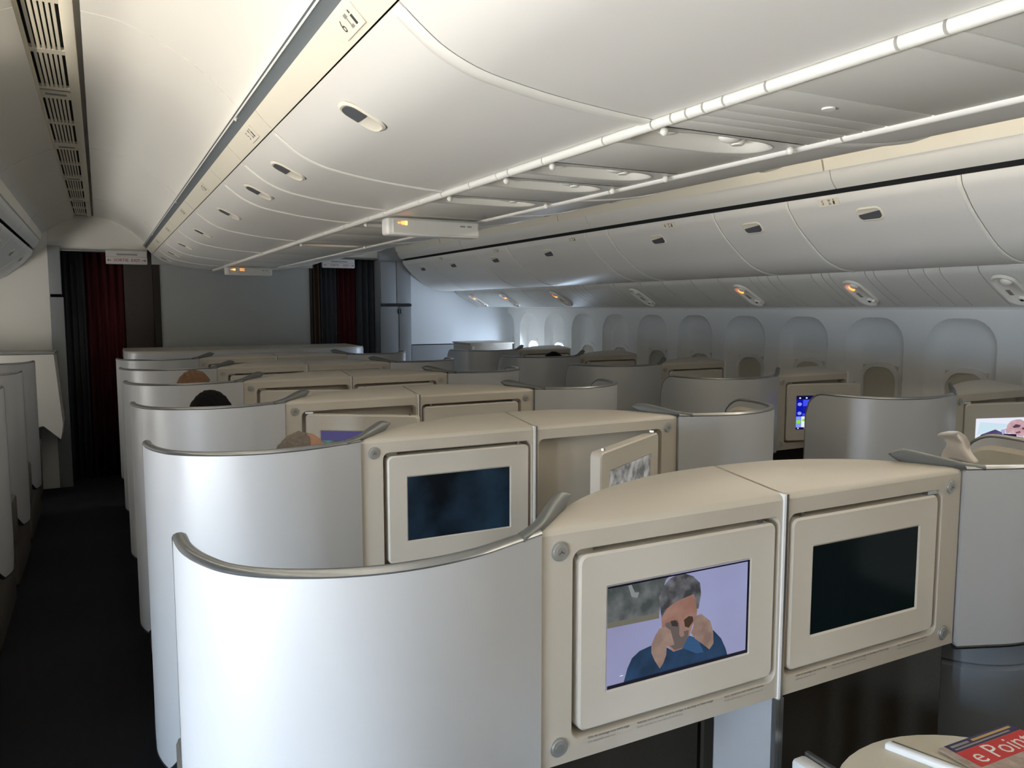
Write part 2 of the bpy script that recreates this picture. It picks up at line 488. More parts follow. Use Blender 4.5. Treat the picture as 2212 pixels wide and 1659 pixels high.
# ------------------------------------------------------------------ overhead bins
CB_DOOR = [(0.446, 0.488), (0.480, 0.460), (0.521, 0.431), (0.570, 0.409), (0.627, 0.394), (0.741, 0.376), (0.863, 0.364), (0.950, 0.358)]
CB_STRIP = [(0.400, 0.537), (0.420, 0.514), (0.444, 0.491)]
RB_DOOR = [(2.824, 0.487), (2.833, 0.455), (2.859, 0.423), (2.893, 0.383), (2.938, 0.342), (3.010, 0.285), (3.065, 0.245), (3.130, 0.212), (3.210, 0.188), (3.300, 0.180)]
def smooth(p, n=22): return [(v.x, v.y) for v in catmull(p, n)]
CBD, RBD = smooth(CB_DOOR), smooth(RB_DOOR)

def prof_at(P, f):
    """point and tangent at fraction f of the profile length"""
    pts = resample([Vector((a, b)) for a, b in P], 100)
    i = int(f * 100); i = max(1, min(99, i))
    return pts[i], (pts[i + 1] - pts[i - 1]).normalized()

def latch(parent, P, f, y, la, lb, sgn):
    """recessed latch: la along y, lb along the profile"""
    p, t = prof_at(P, f)
    # outward normal points to the aisle and down
    nrm = Vector((t.y, 0, -t.x))
    if nrm.z > 0: nrm = -nrm
    tv = Vector((t.x, 0, t.y))
    if tv.z > 0: tv = -tv                       # tv points down the face
    ex = Vector((0, -1, 0)) if nrm.x < 0 else Vector((0, 1, 0))
    M = basis(Vector((p.x, y, EYE + p.y)) , ex, -tv)
    key = (la, lb, sgn)
    if key not in LATCH:
        o = rrect(-la / 2, la / 2, -lb / 2, lb / 2, min(la, lb) * 0.40, 5)
        i = rrect(-la / 2 + 0.007, la / 2 - 0.007, -lb / 2 + 0.007, lb / 2 - 0.007, min(la, lb) * 0.32, 5)
        j = rrect(-la / 2 + 0.012, la / 2 - 0.012, -lb / 2 + 0.012, lb / 2 - 0.012, min(la, lb) * 0.26, 5)
        n = len(o)
        V = [(a, b, -0.001) for a, b in o] + [(a, b, 0.0035) for a, b in i] + [(a, b, 0.0015) for a, b in j]
        F = [(k * n + q, k * n + (q + 1) % n, (k + 1) * n + (q + 1) % n, (k + 1) * n + q) for k in range(2) for q in range(n)] + [tuple(range(2 * n, 3 * n))]
        LATCH[key] = mesh(V, F, STRIP, 40)
        # the paddle covers the upper part of the recess
        w = la / 2 - 0.012
        if sgn > 0: pts = [(w, -lb * 0.03)] + [q for q in j if q[1] > -lb * 0.02] + [(-w, -lb * 0.03)]
        else:
            lo_ = [q for q in j if q[1] < lb * 0.05]
            pts = [(-w, lb * 0.02)] + sorted([q for q in lo_ if q[0] < 0], key=lambda q: -q[1]) + sorted([q for q in lo_ if q[0] >= 0], key=lambda q: q[1]) + [(w, lb * 0.20)]
        m = len(pts)
        V = [(a, b, 0.0018) for a, b in pts] + [(a, b, 0.0042) for a, b in pts]
        F = [tuple(range(m, 2 * m)), tuple(reversed(range(m)))] + [(q, (q + 1) % m, m + (q + 1) % m, m + q) for q in range(m)]
        LATCH[(key, 'p')] = mesh(V, F, PADDLE, 40)
    l = place(put('latch', LATCH[key], parent), M)
    put('paddle', LATCH[(key, 'p')], l)
LATCH = {}

def placard(parent, origin, ex, ey, number, w=0.085, h=0.036):
    M = basis(origin, ex, ey)
    pl = place(put('row_placard', box(-w / 2, w / 2, -h / 2, h / 2, -0.0005, 0.0012, STRIP, 0.0004, 1), parent), M)
    if number:
        put('row_number', text_mesh(number, h * 0.80, INK), pl, (-w * 0.27, 0, 0.0016))
    def rect(a0, a1, b0, b1, m, nm): put(nm, box(w * a0, w * a1, h * b0, h * b1, 0.0012, 0.0018, m), pl)
    # little seat-plan icon and a standing figure
    rect(-0.02, 0.10, 0.16, 0.34, INKG, 'icon_window'); rect(0.0, 0.12, -0.30, -0.16, INKG, 'icon_seat')
    rect(0.02, 0.05, -0.16, 0.16, INKG, 'icon_line')
    rect(0.21, 0.29, -0.30, 0.14, INK, 'icon_body')
    put('icon_head', box(w * 0.23, w * 0.27, h * 0.20, h * 0.36, 0.0012, 0.0018, INK, 0.0002, 1), pl)
    return pl

def prism_y(P, y0, y1, m):
    n = len(P)
    V = [(x, y0, z) for x, z in P] + [(x, y1, z) for x, z in P]
    bm = bmesh.new(); vs = [bm.verts.new(v) for v in V]
    for f in [tuple(range(n)), tuple(reversed(range(n, 2 * n)))] + [(i, (i + 1) % n, n + (i + 1) % n, n + i) for i in range(n)]: bm.faces.new([vs[i] for i in f])
    return from_bm(bm, m, 35)
CB_BODY = [(0.428, 0.548), (0.47, 0.515), (0.55, 0.452), (0.65, 0.422), (0.96, 0.388), (1.170, 0.388), (1.170, 0.62), (0.44, 0.62)]
SB_BODY = [(2.850, 0.515), (2.862, 0.47), (2.93, 0.40), (3.05, 0.305), (3.2, 0.222), (3.30, 0.212), (3.42, 0.212), (3.60, 0.60), (2.86, 0.60)]
def rib(parent, P, y, r=0.011, h=0.0055):
    path = [Vector((x, y, EYE + z)) for x, z in P]
    V, F = tube(path, r, h, [Vector((0, 1, 0))] * len(path), 8)
    put('seam_rib', mesh(V, F, RAIL), parent)

ORD = ['first', 'second', 'third', 'fourth', 'fifth', 'sixth', 'seventh', 'eighth', 'ninth', 'tenth']
cseams = [-1.9, -0.85, 0.21, 1.245, 2.28, 2.81, 3.29, 4.31, 5.34, 6.38, 7.20, 7.93]
NUMW = {'1': 'one', '2': 'two', '3': 'three', '4': 'four', '5': 'five', '6': 'six'}
cnum = {1.245: ('6', 1.44), 2.28: ('5', 2.48), 3.29: ('4', 3.67), 4.31: ('3', 4.63), 5.34: ('2', 5.70), 6.38: ('1', 6.75)}
def centre_bin(a, b, right, idx):
    m = (lambda p: mir(p)[::-1]) if right else (lambda p: p)
    root = empty('overhead_bin', (CX + (0.42 if right else -0.42), (a + b) / 2, EYE + 0.37))
    off = root.location
    def P(nm, me): 
        o = put(nm, me, root, -off); return o
    th = -0.02 if right else 0.02
    o = P('door', extrude_y(up(m(CBD)), a + 0.003, b - 0.003, BINW, thick=th))
    P('bin_body', prism_y(up(m(CB_BODY)), a + 0.001, b - 0.001, DARK))
    P('top_strip', extrude_y(up(m(CB_STRIP)), a + 0.003, b - 0.003, STRIP, thick=th))
    hold = empty('tmp')
    # ribs, latch, placard in world coordinates, then re-based onto the root
    made = []
    before = set(COL.objects)
    rib(root, m(CBD[1:]), a + (0.0215 if abs(a - 1.245) < 0.01 else 0.0115), 0.021 if abs(a - 1.245) < 0.01 else 0.011)
    latch(root, m(CBD), 0.21, (a + b) / 2 - 0.01, 0.088, 0.112, 1)
    key = round(a, 3)
    if key in cnum and not right:
        n_, py = cnum[key]
        pp, t = prof_at(CB_STRIP, 0.5)
        ey = Vector((-0.044, 0, 0.046))
        nr = Vector((0, -1, 0)).cross(ey.normalized())
        placard(root, Vector((pp.x, py, EYE + pp.y)) + nr * 0.0008, (0, -1, 0), ey, n_, 0.11, 0.042)
    for o in set(COL.objects) - before:
        if o.parent == root: o.location = Vector(o.location) - off
    bpy.data.objects.remove(hold)
    return root
for right in (False, True):
    row = list(zip(cseams, cseams[1:]))
    for i, (a, b) in enumerate(row):
        k = len(row) - i
        r = centre_bin(a, b, right, i)
        base = 'white curved centre bin over the %s aisle' % ('right' if right else 'left')
        key = round(a, 3)
        if not right and key in cnum:
            lab = 'white curved centre overhead bin carrying the row %s placard' % NUMW[cnum[key][0]]
        else:
            lab = '%s, %s from the grey bulkhead' % (base, ORD[k - 1] if k <= 10 else 'eleventh')
        tag(r, lab, 'overhead bin', 'centre overhead bins')

rseams = [-1.3, -0.2, 0.62, 1.852, 2.677, 3.17, 4.13, 4.38, 5.50, 6.07, 7.15, 7.885]
rnum = {1.852: ('5', 2.45), 3.17: ('4', 3.54), 4.38: ('3', 4.55), 5.50: ('2', 5.70), 6.07: ('1', 6.86)}
rlatch = {1.852: 2.28, 2.677: 2.95, 3.17: 3.70, 4.38: 4.96, 5.50: 5.82, 6.07: 6.69, 7.15: 7.45}
def side_bin(a, b, left):
    m = (lambda p: mir(p)[::-1]) if left else (lambda p: p)
    root = empty('overhead_bin', (2 * CX - 3.05 if left else 3.05, (a + b) / 2, EYE + 0.26))
    off = root.location.copy()
    before = set(COL.objects)
    th = -0.02 if left else 0.02
    put('door', extrude_y(up(m(RBD)), a + 0.0035, b - 0.0035, BINW, thick=th), root)
    put('bin_body', prism_y(up(m(SB_BODY)), a + 0.001, b - 0.001, DARK), root)
    put('underside', extrude_y(up(m([(3.295, 0.180), (3.37, 0.182), (3.422, 0.190)])), a, b, WALL), root)
    rib(root, m(RBD), a + 0.0105, 0.010, 0.005)
    key = round(a, 3)
    if key != 4.13: latch(root, m(RBD), 0.19, rlatch.get(key, (a + b) / 2), 0.130, 0.072, -1)
    if key in rnum and not left:
        n_, py = rnum[key]
        pp, t = prof_at(RBD, 0.055)
        ey = Vector((-t.x, 0, -t.y))
        nr = Vector((0, -1, 0)).cross(ey)
        placard(root, Vector((pp.x, py, EYE + pp.y)) + nr * 0.0015, (0, -1, 0), ey, n_, 0.11, 0.036)
    for o in set(COL.objects) - before:
        if o.parent == root: o.location = Vector(o.location) - off
    return root
for left in (False, True):
    row = list(zip(rseams, rseams[1:]))
    for i, (a, b) in enumerate(row):
        if left and a < 2.5: continue
        r = side_bin(a, b, left)
        key = round(a, 3); k = len(row) - i
        if not left and key in rnum: lab = 'white wall-side overhead bin above windows carrying row %s placard' % NUMW[rnum[key][0]]
        elif key == 4.13: lab = 'narrow latchless filler panel between wall-side bins over the %s windows' % ('left' if left else 'right')
        else: lab = 'wall-side overhead bin over %s windows, %s from the forward partition' % ('left' if left else 'right', ORD[k - 1] if k <= 10 else 'eleventh')
        tag(r, lab, 'overhead bin', 'wall-side overhead bins')
# ---- centre service channel: rails, panels between them
RXL = 0.962
channel = empty('service_channel', (CX, 2.6, EYE + 0.352))
tag(channel, 'long overhead service channel with white rails between the two rows of centre bins', 'service channel')
for x, nm in ((RXL, 'left'), (2 * CX - RXL, 'right')):
    segs = [YA, -0.9, 0.2, 0.656, 0.725, 0.957, 1.054, 1.105, 1.15, 1.192, 1.251, 1.416, 1.672, 1.851, 1.918, 2.093, 2.30, 2.49, 2.86, 3.05, 3.4, 3.75, 4.3, 4.6, 5.3, 5.9, 6.4, 7.0, 7.9] if nm == 'left' else [YA, -0.9, 0.35, 1.16, 2.00, 2.86, 3.9, 5.1, 6.3, 7.0, 7.9]
    for a, b in zip(segs, segs[1:]):
        V, F = tube([Vector((x - CX, a + 0.0025 - 2.6, 0)), Vector((x - CX, b - 0.0025 - 2.6, 0))], 0.011, 0.011, Vector((1, 0, 0)), 12)
        put('rail', mesh(V, F, RAIL), channel)

# ---- centre passenger service panels
def slot_panel(y0, y1, x0, x1, material, o0=None, o1=None, oy=0.5, ow=0.10, depth=0.022):
    """downward facing plate, optional rounded slot (o0..o1 in x)"""
    if o0 is None:
        return box(x0, x1, y0, y1, 0, 0.012, material, 0.0025)
    k = 8
    yc = y0 + (y1 - y0) * oy
    def ell(sh):
        cx_, hx_, hy_ = (o0 + o1) / 2, (o1 - o0) / 2 - sh * 1.6, ow / 2 - sh
        out = []
        for q in range(4):
            for i in range(k + 1):
                t = math.radians(-90 + 90 * q + 90 * i / k)
                out.append((cx_ + hx_ * math.copysign(abs(math.cos(t)) ** 0.75, math.cos(t)), yc + hy_ * math.copysign(abs(math.sin(t)) ** 0.75, math.sin(t))))
        return out
    V2, F = plate_hole((x0, x1, y0, y1), ell(0), k)
    V = [(a, b, 0) for a, b in V2]
    n = 4 * (k + 1)
    def build(V, F, m):
        bm = bmesh.new(); vs = [bm.verts.new(v) for v in V]
        for f in F:
            try: bm.faces.new([vs[i] for i in f])
            except ValueError: pass
        bmesh.ops.remove_doubles(bm, verts=bm.verts, dist=1e-5)
        return from_bm(bm, m, 50)
    V3 = []; F3 = []
    for q, (sh, d) in enumerate(((-0.002, -0.0012), (0.003, 0.001), (0.009, 0.016), (0.020, 0.026), (0.026, depth + 0.006))):
        V3 += [(a, c, d) for a, c in ell(sh)]
        if q: F3 += [((q - 1) * n + i, (q - 1) * n + (i + 1) % n, q * n + (i + 1) % n, q * n + i) for i in range(n)]
    F3.append(tuple(range(4 * n, 5 * n)))
    return build(V, F, material), build(V3, F3, RECESS)

def sphere(r, sx=1, sy=1, sz=1, material=None, u=14, v=10):
    bm = bmesh.new(); bmesh.ops.create_uvsphere(bm, u_segments=u, v_segments=v, radius=r)
    for q in bm.verts: q.co = Vector((q.co.x * sx, q.co.y * sy, q.co.z * sz))
    return from_bm(bm, material, 180)
BALL = sphere(0.0085, material=RAIL)
NUB = sphere(0.022, 1.3, 1.0, 0.55, RAIL)
GASP = None
def cyl(r, h, material, n=20, bev=0.0, axis='z'):
    bm = bmesh.new(); bmesh.ops.create_cone(bm, cap_ends=True, segments=n, radius1=r, radius2=r, depth=h)
    if bev: bmesh.ops.bevel(bm, geom=[e for e in bm.edges if abs(e.verts[0].co.z - e.verts[1].co.z) < 1e-6], offset=bev, segments=2, affect='EDGES')
    if axis == 'y': bmesh.ops.rotate(bm, verts=bm.verts, cent=(0, 0, 0), matrix=Matrix.Rotation(PI / 2, 3, 'X'))
    return from_bm(bm, material, 40)
GASPER = cyl(0.016, 0.014, RAIL, 18, 0.003)
GHOLE = cyl(0.008, 0.003, DARK, 14)
PZ = EYE + 0.350
px0, px1 = RXL + 0.008, 2 * CX - RXL - 0.008
pan = [(YA, -0.9, 0), (-0.9, 0.2, 0), (0.2, 0.656, 0), (0.656, 0.725, 0), (0.725, 0.957, 0), (0.957, 1.054, 3), (1.054, 1.105, 0), (1.105, 1.15, 0), (1.15, 1.192, 0), (1.192, 1.251, 0), (1.251, 1.416, 1),
       (1.416, 1.672, 0), (1.672, 1.851, 1), (1.851, 1.918, 0), (1.918, 2.093, 1), (2.093, 2.30, 0), (2.30, 2.49, 1), (2.49, 2.86, 0), (2.86, 3.05, 0), (3.05, 3.10, 0), (3.10, 3.15, 0),
       (3.15, 3.40, 1), (3.40, 3.75, 0), (3.75, 4.20, 0), (4.20, 4.26, 0), (4.26, 4.32, 0), (4.32, 4.58, 2), (4.58, 5.3, 0), (5.3, 5.9, 0), (5.9, 6.4, 0), (6.4, 7.9, 0)]
for a, b, kind in pan:
    yo = -(a + b) / 2
    loc = (0, (a + b) / 2 - 2.6, -0.002)
    if kind in (1, 2):
        w = min(0.135, b - a - 0.018)
        pm, rm = slot_panel(a + 0.002 + yo, b - 0.002 + yo, px0 - CX, px1 - CX, PSU, -0.190, 0.158, 0.5, w)
        root = put('light_panel', pm, channel, loc)
        put('oval_recess', rm, root)
        put('ball_knob', BALL, root, (-0.183, -w / 2 - 0.012, -0.009)); put('ball_knob', BALL, root, (0.178, -w / 2 + 0.01, -0.009))
        put('air_nozzle', GASPER, root, (0.085, 0.006, 0.012)); put('reading_light', NUB, root, (-0.12, -0.012, 0.016)); put('reading_light', NUB, root, (0.05, -0.01, 0.016))
        for t in range(3): put('switch_mark', box(-0.03 + t * 0.022, -0.02 + t * 0.022, -0.004, 0.002, 0.019, 0.021, INKG), root)
        if kind == 2:
            put('amber_lens', box(-0.11, 0.11, -0.03, 0.03, 0.010, 0.018, AMBERW, 0.003), root)
            root['label'] = 'light panel whose oval recess glows amber'
    else:
        root = put('cover_panel', slot_panel(a + 0.002 + yo, b - 0.002 + yo, px0 - CX, px1 - CX, PSU), channel, loc)
        if kind == 3: put('speaker_dot', cyl(0.012, 0.004, RAIL, 16), root, (-0.018, 0, -0.001))

# ---- drop-down information signs on the centre rails
def drop_sign(y, label, x0, x1, two):
    root = empty('cabin_sign', (CX, y, EYE + 0.30))
    o = -Vector(root.location)
    put('housing', box(x0, x1, y - 0.035, y + 0.035, EYE + 0.275, EYE + 0.340, BINW, 0.010, 3), root, o)
    put('face_plate', box(x0 + 0.022, x1 - 0.008, y - 0.039, y - 0.034, EYE + 0.281, EYE + 0.334, PSU, 0.002, 1), root, o)
    yy = y - 0.040
    def lamp(xa, xb, za, zb, m, nm='lit_symbol'): put(nm, box(xa, xb, yy - 0.001, yy + 0.001, EYE + za, EYE + zb, m), root, o)
    # lit no-smoking / seat-belt symbols as small bars and dots
    lamp(x0 + 0.040, x0 + 0.066, 0.3185, 0.3215, AMBER); lamp(x0 + 0.055, x0 + 0.066, 0.314, 0.326, AMBER)
    lamp(x0 + 0.068, x0 + 0.078, 0.313, 0.327, AMBERY)
    if two: lamp(x0 + 0.115, x0 + 0.150, 0.325, 0.329, AMBER); lamp(x0 + 0.115, x0 + 0.150, 0.312, 0.316, AMBER)
    lamp(x1 - 0.085, x1 - 0.065, 0.314, 0.320, INKG, 'printed_mark'); lamp(x1 - 0.055, x1 - 0.038, 0.314, 0.320, INKG, 'printed_mark')
    tag(root, label, 'sign', 'drop-down cabin signs')
drop_sign(2.90, 'drop-down cabin sign with one amber symbol beside the wall of centre bins', 0.968, 1.350, False)
drop_sign(6.98, 'drop-down cabin sign with two amber symbols just before the grey bulkhead', 0.940, 1.318, True)

# ---- wall-side passenger service panels
PSUP = smooth([(3.430, 0.188), (3.436, 0.172), (3.455, 0.150), (3.527, 0.102), (3.62, 0.050), (3.70, 0.010)], 14)
Yps = [-2.6, -1.2, 0.2, 1.0, 1.55, 1.79, 1.95, 2.15, 2.33, 2.41, 2.49, 2.68, 2.73, 2.95, 3.0, 3.07, 3.31, 3.385, 3.46, 3.53, 3.80, 4.05, 4.35, 4.60, 4.93, 5.0, 5.35, 5.42, 5.49, 5.56, 5.80, 6.03, 6.4, 6.75, 7.0, 7.3, 7.45, 7.70, 7.9]
OV = {2.07: False, 2.85: True, 3.66: True, 4.74: False, 5.90: True, 6.87: True, 7.59: True}
pod_outer = rrect(-0.055, 0.055, -0.125, 0.125, 0.054, 8)
def pod_mesh():
    k = 8; n = 4 * (k + 1)
    V = []; F = []
    for sh, d in ((0.0, 0.0), (0.003, 0.014), (0.009, 0.013), (0.016, 0.003)):
        V += [(a, c, d) for a, c in rrect(-0.055 + sh, 0.055 - sh, -0.125 + sh * 1.4, 0.125 - sh * 1.4, 0.054 - sh, k)]
    for q in range(3): F += [(q * n + i, q * n + (i + 1) % n, (q + 1) * n + (i + 1) % n, (q + 1) * n + i) for i in range(n)]
    F.append(tuple(range(3 * n, 4 * n)))
    return mesh(V, F, RECESS, 50)
POD = pod_mesh()
for left in (False, True):
    m = (lambda p: mir(p)[::-1]) if left else (lambda p: p)
    xr = 3.56 if not left else 2 * CX - 3.56
    off = Vector((xr, 2.6, EYE + 0.1))
    root = empty('wall_service_channel', off)
    tag(root, 'sloping run of service panels above the %s cabin windows' % ('left' if left else 'right'), 'service channel')
    for a, b in zip(Yps, Yps[1:]):
        if left and a < 3: continue
        put('cover_panel', extrude_y(up(m(PSUP)), a + 0.0022, b - 0.0022, PSU, thick=-0.012 if left else 0.012), root, -off)
    if left: continue
    for oy, lit in OV.items():
        pp, t = prof_at(PSUP, 0.52)
        tv = Vector((t.x, 0, t.y))
        M = basis(Vector((pp.x, oy, EYE + pp.y)) - off, (0, -1, 0), -tv)
        pod = place(put('light_pod', POD, root), M)
        put('reading_light', sphere(0.022, 1.2, 1.0, 0.6, RAIL), pod, (0.012, 0.075, 0.006))
        put('air_nozzle', GASPER, pod, (0.012, -0.072, 0.008)); put('nozzle_hole', GHOLE, pod, (0.012, -0.072, 0.015))
        put('ball_knob', BALL, pod, (0.045, -0.06, 0.018))
        put('grille', box(-0.030, -0.012, -0.045, 0.0, 0.002, 0.005, INKG, 0.001), pod)
        if lit: put('amber_lamp', sphere(0.015, 0.9, 1.5, 0.5, AMBER), pod, (-0.020, 0.050, 0.006))

# ------------------------------------------------------------------ front of the cabin: bulkhead, partitions, curtains, closet
bulk = tag(put('wall_bulkhead', box(0.50, 1.868, 7.95, 8.0, 0, EYE + 0.40, BULK)), kind='structure')
put('edge_post', box(0.445, 0.502, 7.94, 8.01, 0, EYE + 0.53, POST), bulk)
put('edge_post', box(1.866, 1.892, 7.94, 8.01, 0, EYE + 0.53, POST), bulk)
put('valance', box(0.44, 1.90, 7.935, 8.0, EYE + 0.395, 2.62, BULK), bulk)
pr = tag(put('wall_partition_right', box(2.925, 4.16, 7.92, 7.97, 1.195, 2.6, PARTM)), kind='structure')
put('lower_panel', box(2.925, 4.16, 7.905, 7.97, 0, 1.185, CLOSET), pr)
pl = tag(put('wall_partition_left', box(-1.82, -0.375, 7.92, 7.97, 1.19, 2.6, PARTL)), kind='structure')
put('lower_panel', box(-1.82, -0.375, 7.905, 7.97, 0, 1.18, PARTL), pl)
put('edge_post', box(-0.378, -0.285, 7.90, 7.99, 1.70, 2.12, CLOSET, 0.004), pl)
put('edge_post', box(-0.378, -0.275, 7.90, 7.99, 0, 1.675, CLOSET, 0.004), pl)

clo = empty('closet', (2.75, 7.95, 0))
tag(clo, 'grey closet with upper locker and double doors beside the right curtain', 'closet')
o = -Vector(clo.location)
put('body', box(2.585, 2.922, 7.91, 8.2, 0, 2.6, CLOSET), clo, o)
put('locker_door', box(2.592, 2.757, 7.898, 7.912, 1.63, 2.06, CLOSET, 0.004), clo, o)
put('locker_door', box(2.763, 2.918, 7.898, 7.912, 1.63, 2.06, CLOSET, 0.004), clo, o)
put('door', box(2.592, 2.785, 7.898, 7.912, 0.05, 1.595, CLOSET, 0.004), clo, o)
put('door', box(2.791, 2.918, 7.898, 7.912, 0.05, 1.595, CLOSET, 0.004), clo, o)
put('dark_band', box(2.588, 2.922, 7.895, 7.912, 1.600, 1.622, DARK), clo, o)
put('handle', box(2.772, 2.782, 7.890, 7.900, 1.52, 1.57, DARK, 0.002), clo, o)
put('handle', box(2.795, 2.805, 7.890, 7.900, 1.52, 1.57, DARK, 0.002), clo, o)
put('edge_strip', box(2.580, 2.590, 7.895, 7.912, 0.05, 1.60, TRIM), clo, o)
put('edge_strip', box(2.785, 2.791, 7.893, 7.900, 0.05, 1.595, TRIM), clo, o)

def curtain(x0, x1, y, z0, z1, m, label, folds, amp=0.022, cat='curtain'):
    n = folds * 8
    V = []; F = []
    for q, zz in enumerate((z0, (z0 + z1) / 2, z1)):
        for i in range(n + 1):
            t = i / n
            a = amp * (1.15 - 0.4 * q / 2)
            V.append((x0 + (x1 - x0) * t - (x0 + x1) / 2, a * math.sin(t * folds * 2 * PI) + 0.3 * a * math.sin(t * folds * 5.1 + 1), zz))
    for q in range(2):
        for i in range(n): F.append((q * (n + 1) + i, q * (n + 1) + i + 1, (q + 1) * (n + 1) + i + 1, (q + 1) * (n + 1) + i))
    me = mesh(V, F, m, 180)
    o = put('aisle_curtain', me, None, ((x0 + x1) / 2, y, 0))
    sm = o.modifiers.new('thick', 'SOLIDIFY'); sm.thickness = 0.004
    tag(o, label, cat, 'aisle curtains')
curtain(-0.30, -0.11, 8.16, 0.01, 2.09, GREYC, 'dark grey curtain edge against the left partition post', 4)
curtain(-0.13, 0.215, 8.22, 0.01, 2.09, REDC, 'dark red curtain hanging across the left aisle', 5, 0.026)
curtain(1.895, 1.99, 8.06, 0.01, 2.09, BRONZEC, 'bronze-toned curtain folds beside the grey bulkhead', 2, 0.02)
curtain(1.98, 2.18, 8.10, 0.01, 2.09, GREYC, 'grey-blue curtain folds left of the right red curtain', 4)
curtain(2.16, 2.40, 8.16, 0.01, 2.09, REDC, 'dark red curtain hanging across the right aisle', 4, 0.026)
curtain(2.39, 2.58, 8.10, 0.01, 2.09, GREYC, 'dark grey gathered curtain beside the grey closet', 3)
gl = tag(put('wall_galley', box(0.21, 0.45, 8.14, 8.2, 0, 2.1, TAUPE)), kind='structure')
cart = empty('galley_cart', (0.10, 8.40, 0)); tag(cart, 'metal-edged galley cart glimpsed past the left red curtain', 'cart')
put('body', box(-0.10, 0.14, -0.1, 0.1, 0.06, 1.02, FOOTW, 0.01), cart)
for zz in (0.72, 0.86, 1.0): put('metal_edge', box(-0.10, 0.14, -0.108, -0.10, zz, zz + 0.012, STRIP), cart)
for wx in (-0.07, 0.11):
    for wy in (-0.07, 0.07): put('caster', cyl(0.03, 0.02, BLACKG, 12, axis='y'), cart, (wx, wy, 0.03))

def exit_sign(x0, x1, z0, z1, y, label):
    root = empty('exit_sign', ((x0 + x1) / 2, y, (z0 + z1) / 2))
    w = x1 - x0; h = z1 - z0
    put('housing', box(-w / 2, w / 2, 0, 0.05, -h / 2, h / 2, SIGNW, 0.008, 3), root)
    put('upper_plate', box(-w * 0.24, w * 0.26, -0.003, 0.001, h * 0.14, h * 0.26, INKG, 0.001, 1), root)
    put('divider_line', box(-w * 0.49, w * 0.49, -0.0012, 0.001, h * 0.02, h * 0.04, INKG), root)
    for s, txx, sc in (('\u2190 ', None, 0), ):
        pass
    zt = -h * 0.22
    for word, xx in (('SORTIE', -w * 0.135), ('EXIT', w * 0.215)):
        t = put('lettering', text_mesh(word, h * 0.30, REDINK), root, (xx, -0.002, zt), (PI / 2, 0, 0))
    for s in (-1, 1):
        cxx = s * w * 0.41
        put('arrow_shaft', box(cxx - w * 0.04, cxx + w * 0.04, -0.002, 0.0, zt - h * 0.018, zt + h * 0.018, REDINK), root)
        tip = cxx + s * w * 0.055
        V = [(tip, -0.002, zt), (tip - s * w * 0.03, -0.002, zt + h * 0.10), (tip - s * w * 0.03, -0.002, zt - h * 0.10)]
        put('arrow_head', mesh(V, [(0, 1, 2)], REDINK, 0), root)
    tag(root, label, 'sign', 'exit signs')
exit_sign(0.068, 0.404, 1.972, 2.094, 7.93, 'white SORTIE EXIT sign with red letters above the left curtain')
exit_sign(2.005, 2.335, 1.985, 2.075, 7.95, 'white SORTIE EXIT sign with red letters above the right curtain')

# ------------------------------------------------------------------ seat units
# local coords: x outward from the junction (times s), y forward from the monitor face, z up
PATH = [(1.078, 0.33), (1.083, 0.26), (1.083, 0.20), (1.078, 0.155), (1.064, 0.100), (1.034, 0.035), (0.980, -0.018), (0.889, -0.062), (0.794, -0.077), (0.694, -0.064), (0.613, -0.034), (0.553, -0.010)]
PTH = resample([Vector((p.x, p.y, 0)) for p in catmull([(a, b, 0) for a, b in PATH], 80)], 48)
TOPZ, BOTZ = 1.214, 0.80
REAR = [(0.552, 0.018), (0.50, 0.058), (0.44, 0.098), (0.36, 0.142), (0.27, 0.175), (0.18, 0.196), (0.09, 0.208), (0.0, 0.212)]
REARS = catmull([(a, b, 0) for a, b in REAR], 24)
def arc_s():
    L = [0]
    for a, b in zip(PTH, PTH[1:]): L.append(L[-1] + (b - a).length)
    return L
ARC = arc_s()
def ztop(d, r=0.10):
    return TOPZ if d >= r else TOPZ - (r - math.sqrt(max(0, r * r - (r - d) ** 2)))
def zbot(x, d):
    z = BOTZ if x < 0.86 else BOTZ + (0.36 - BOTZ) * min(1, (x - 0.86) / 0.20)
    if d < 0.12: z += (0.12 - d) * 0.9
    return z
def normals():
    out = []
    for i in range(len(PTH)):
        t = (PTH[min(i + 1, len(PTH) - 1)] - PTH[max(i - 1, 0)]).normalized()
        out.append(Vector((t.y, -t.x, 0)))     # toward the inside (forward / inboard) or outside; fixed below
    return out
NRM = normals()
if NRM[len(NRM) // 2].y < 0: NRM = [-n for n in NRM]   # inward = forward at the middle of the back
TH = 0.020

def mk(V, F, s, m, sm=40):
    V = [(v[0] * s, v[1], v[2]) for v in V]
    bm = bmesh.new(); vs = [bm.verts.new(v) for v in V]
    for f in F:
        try: bm.faces.new([vs[i] for i in f])
        except ValueError: pass
    bmesh.ops.remove_doubles(bm, verts=bm.verts, dist=1e-6)
    return from_bm(bm, m, sm)

def sx(me_fn, s, *a):
    pass

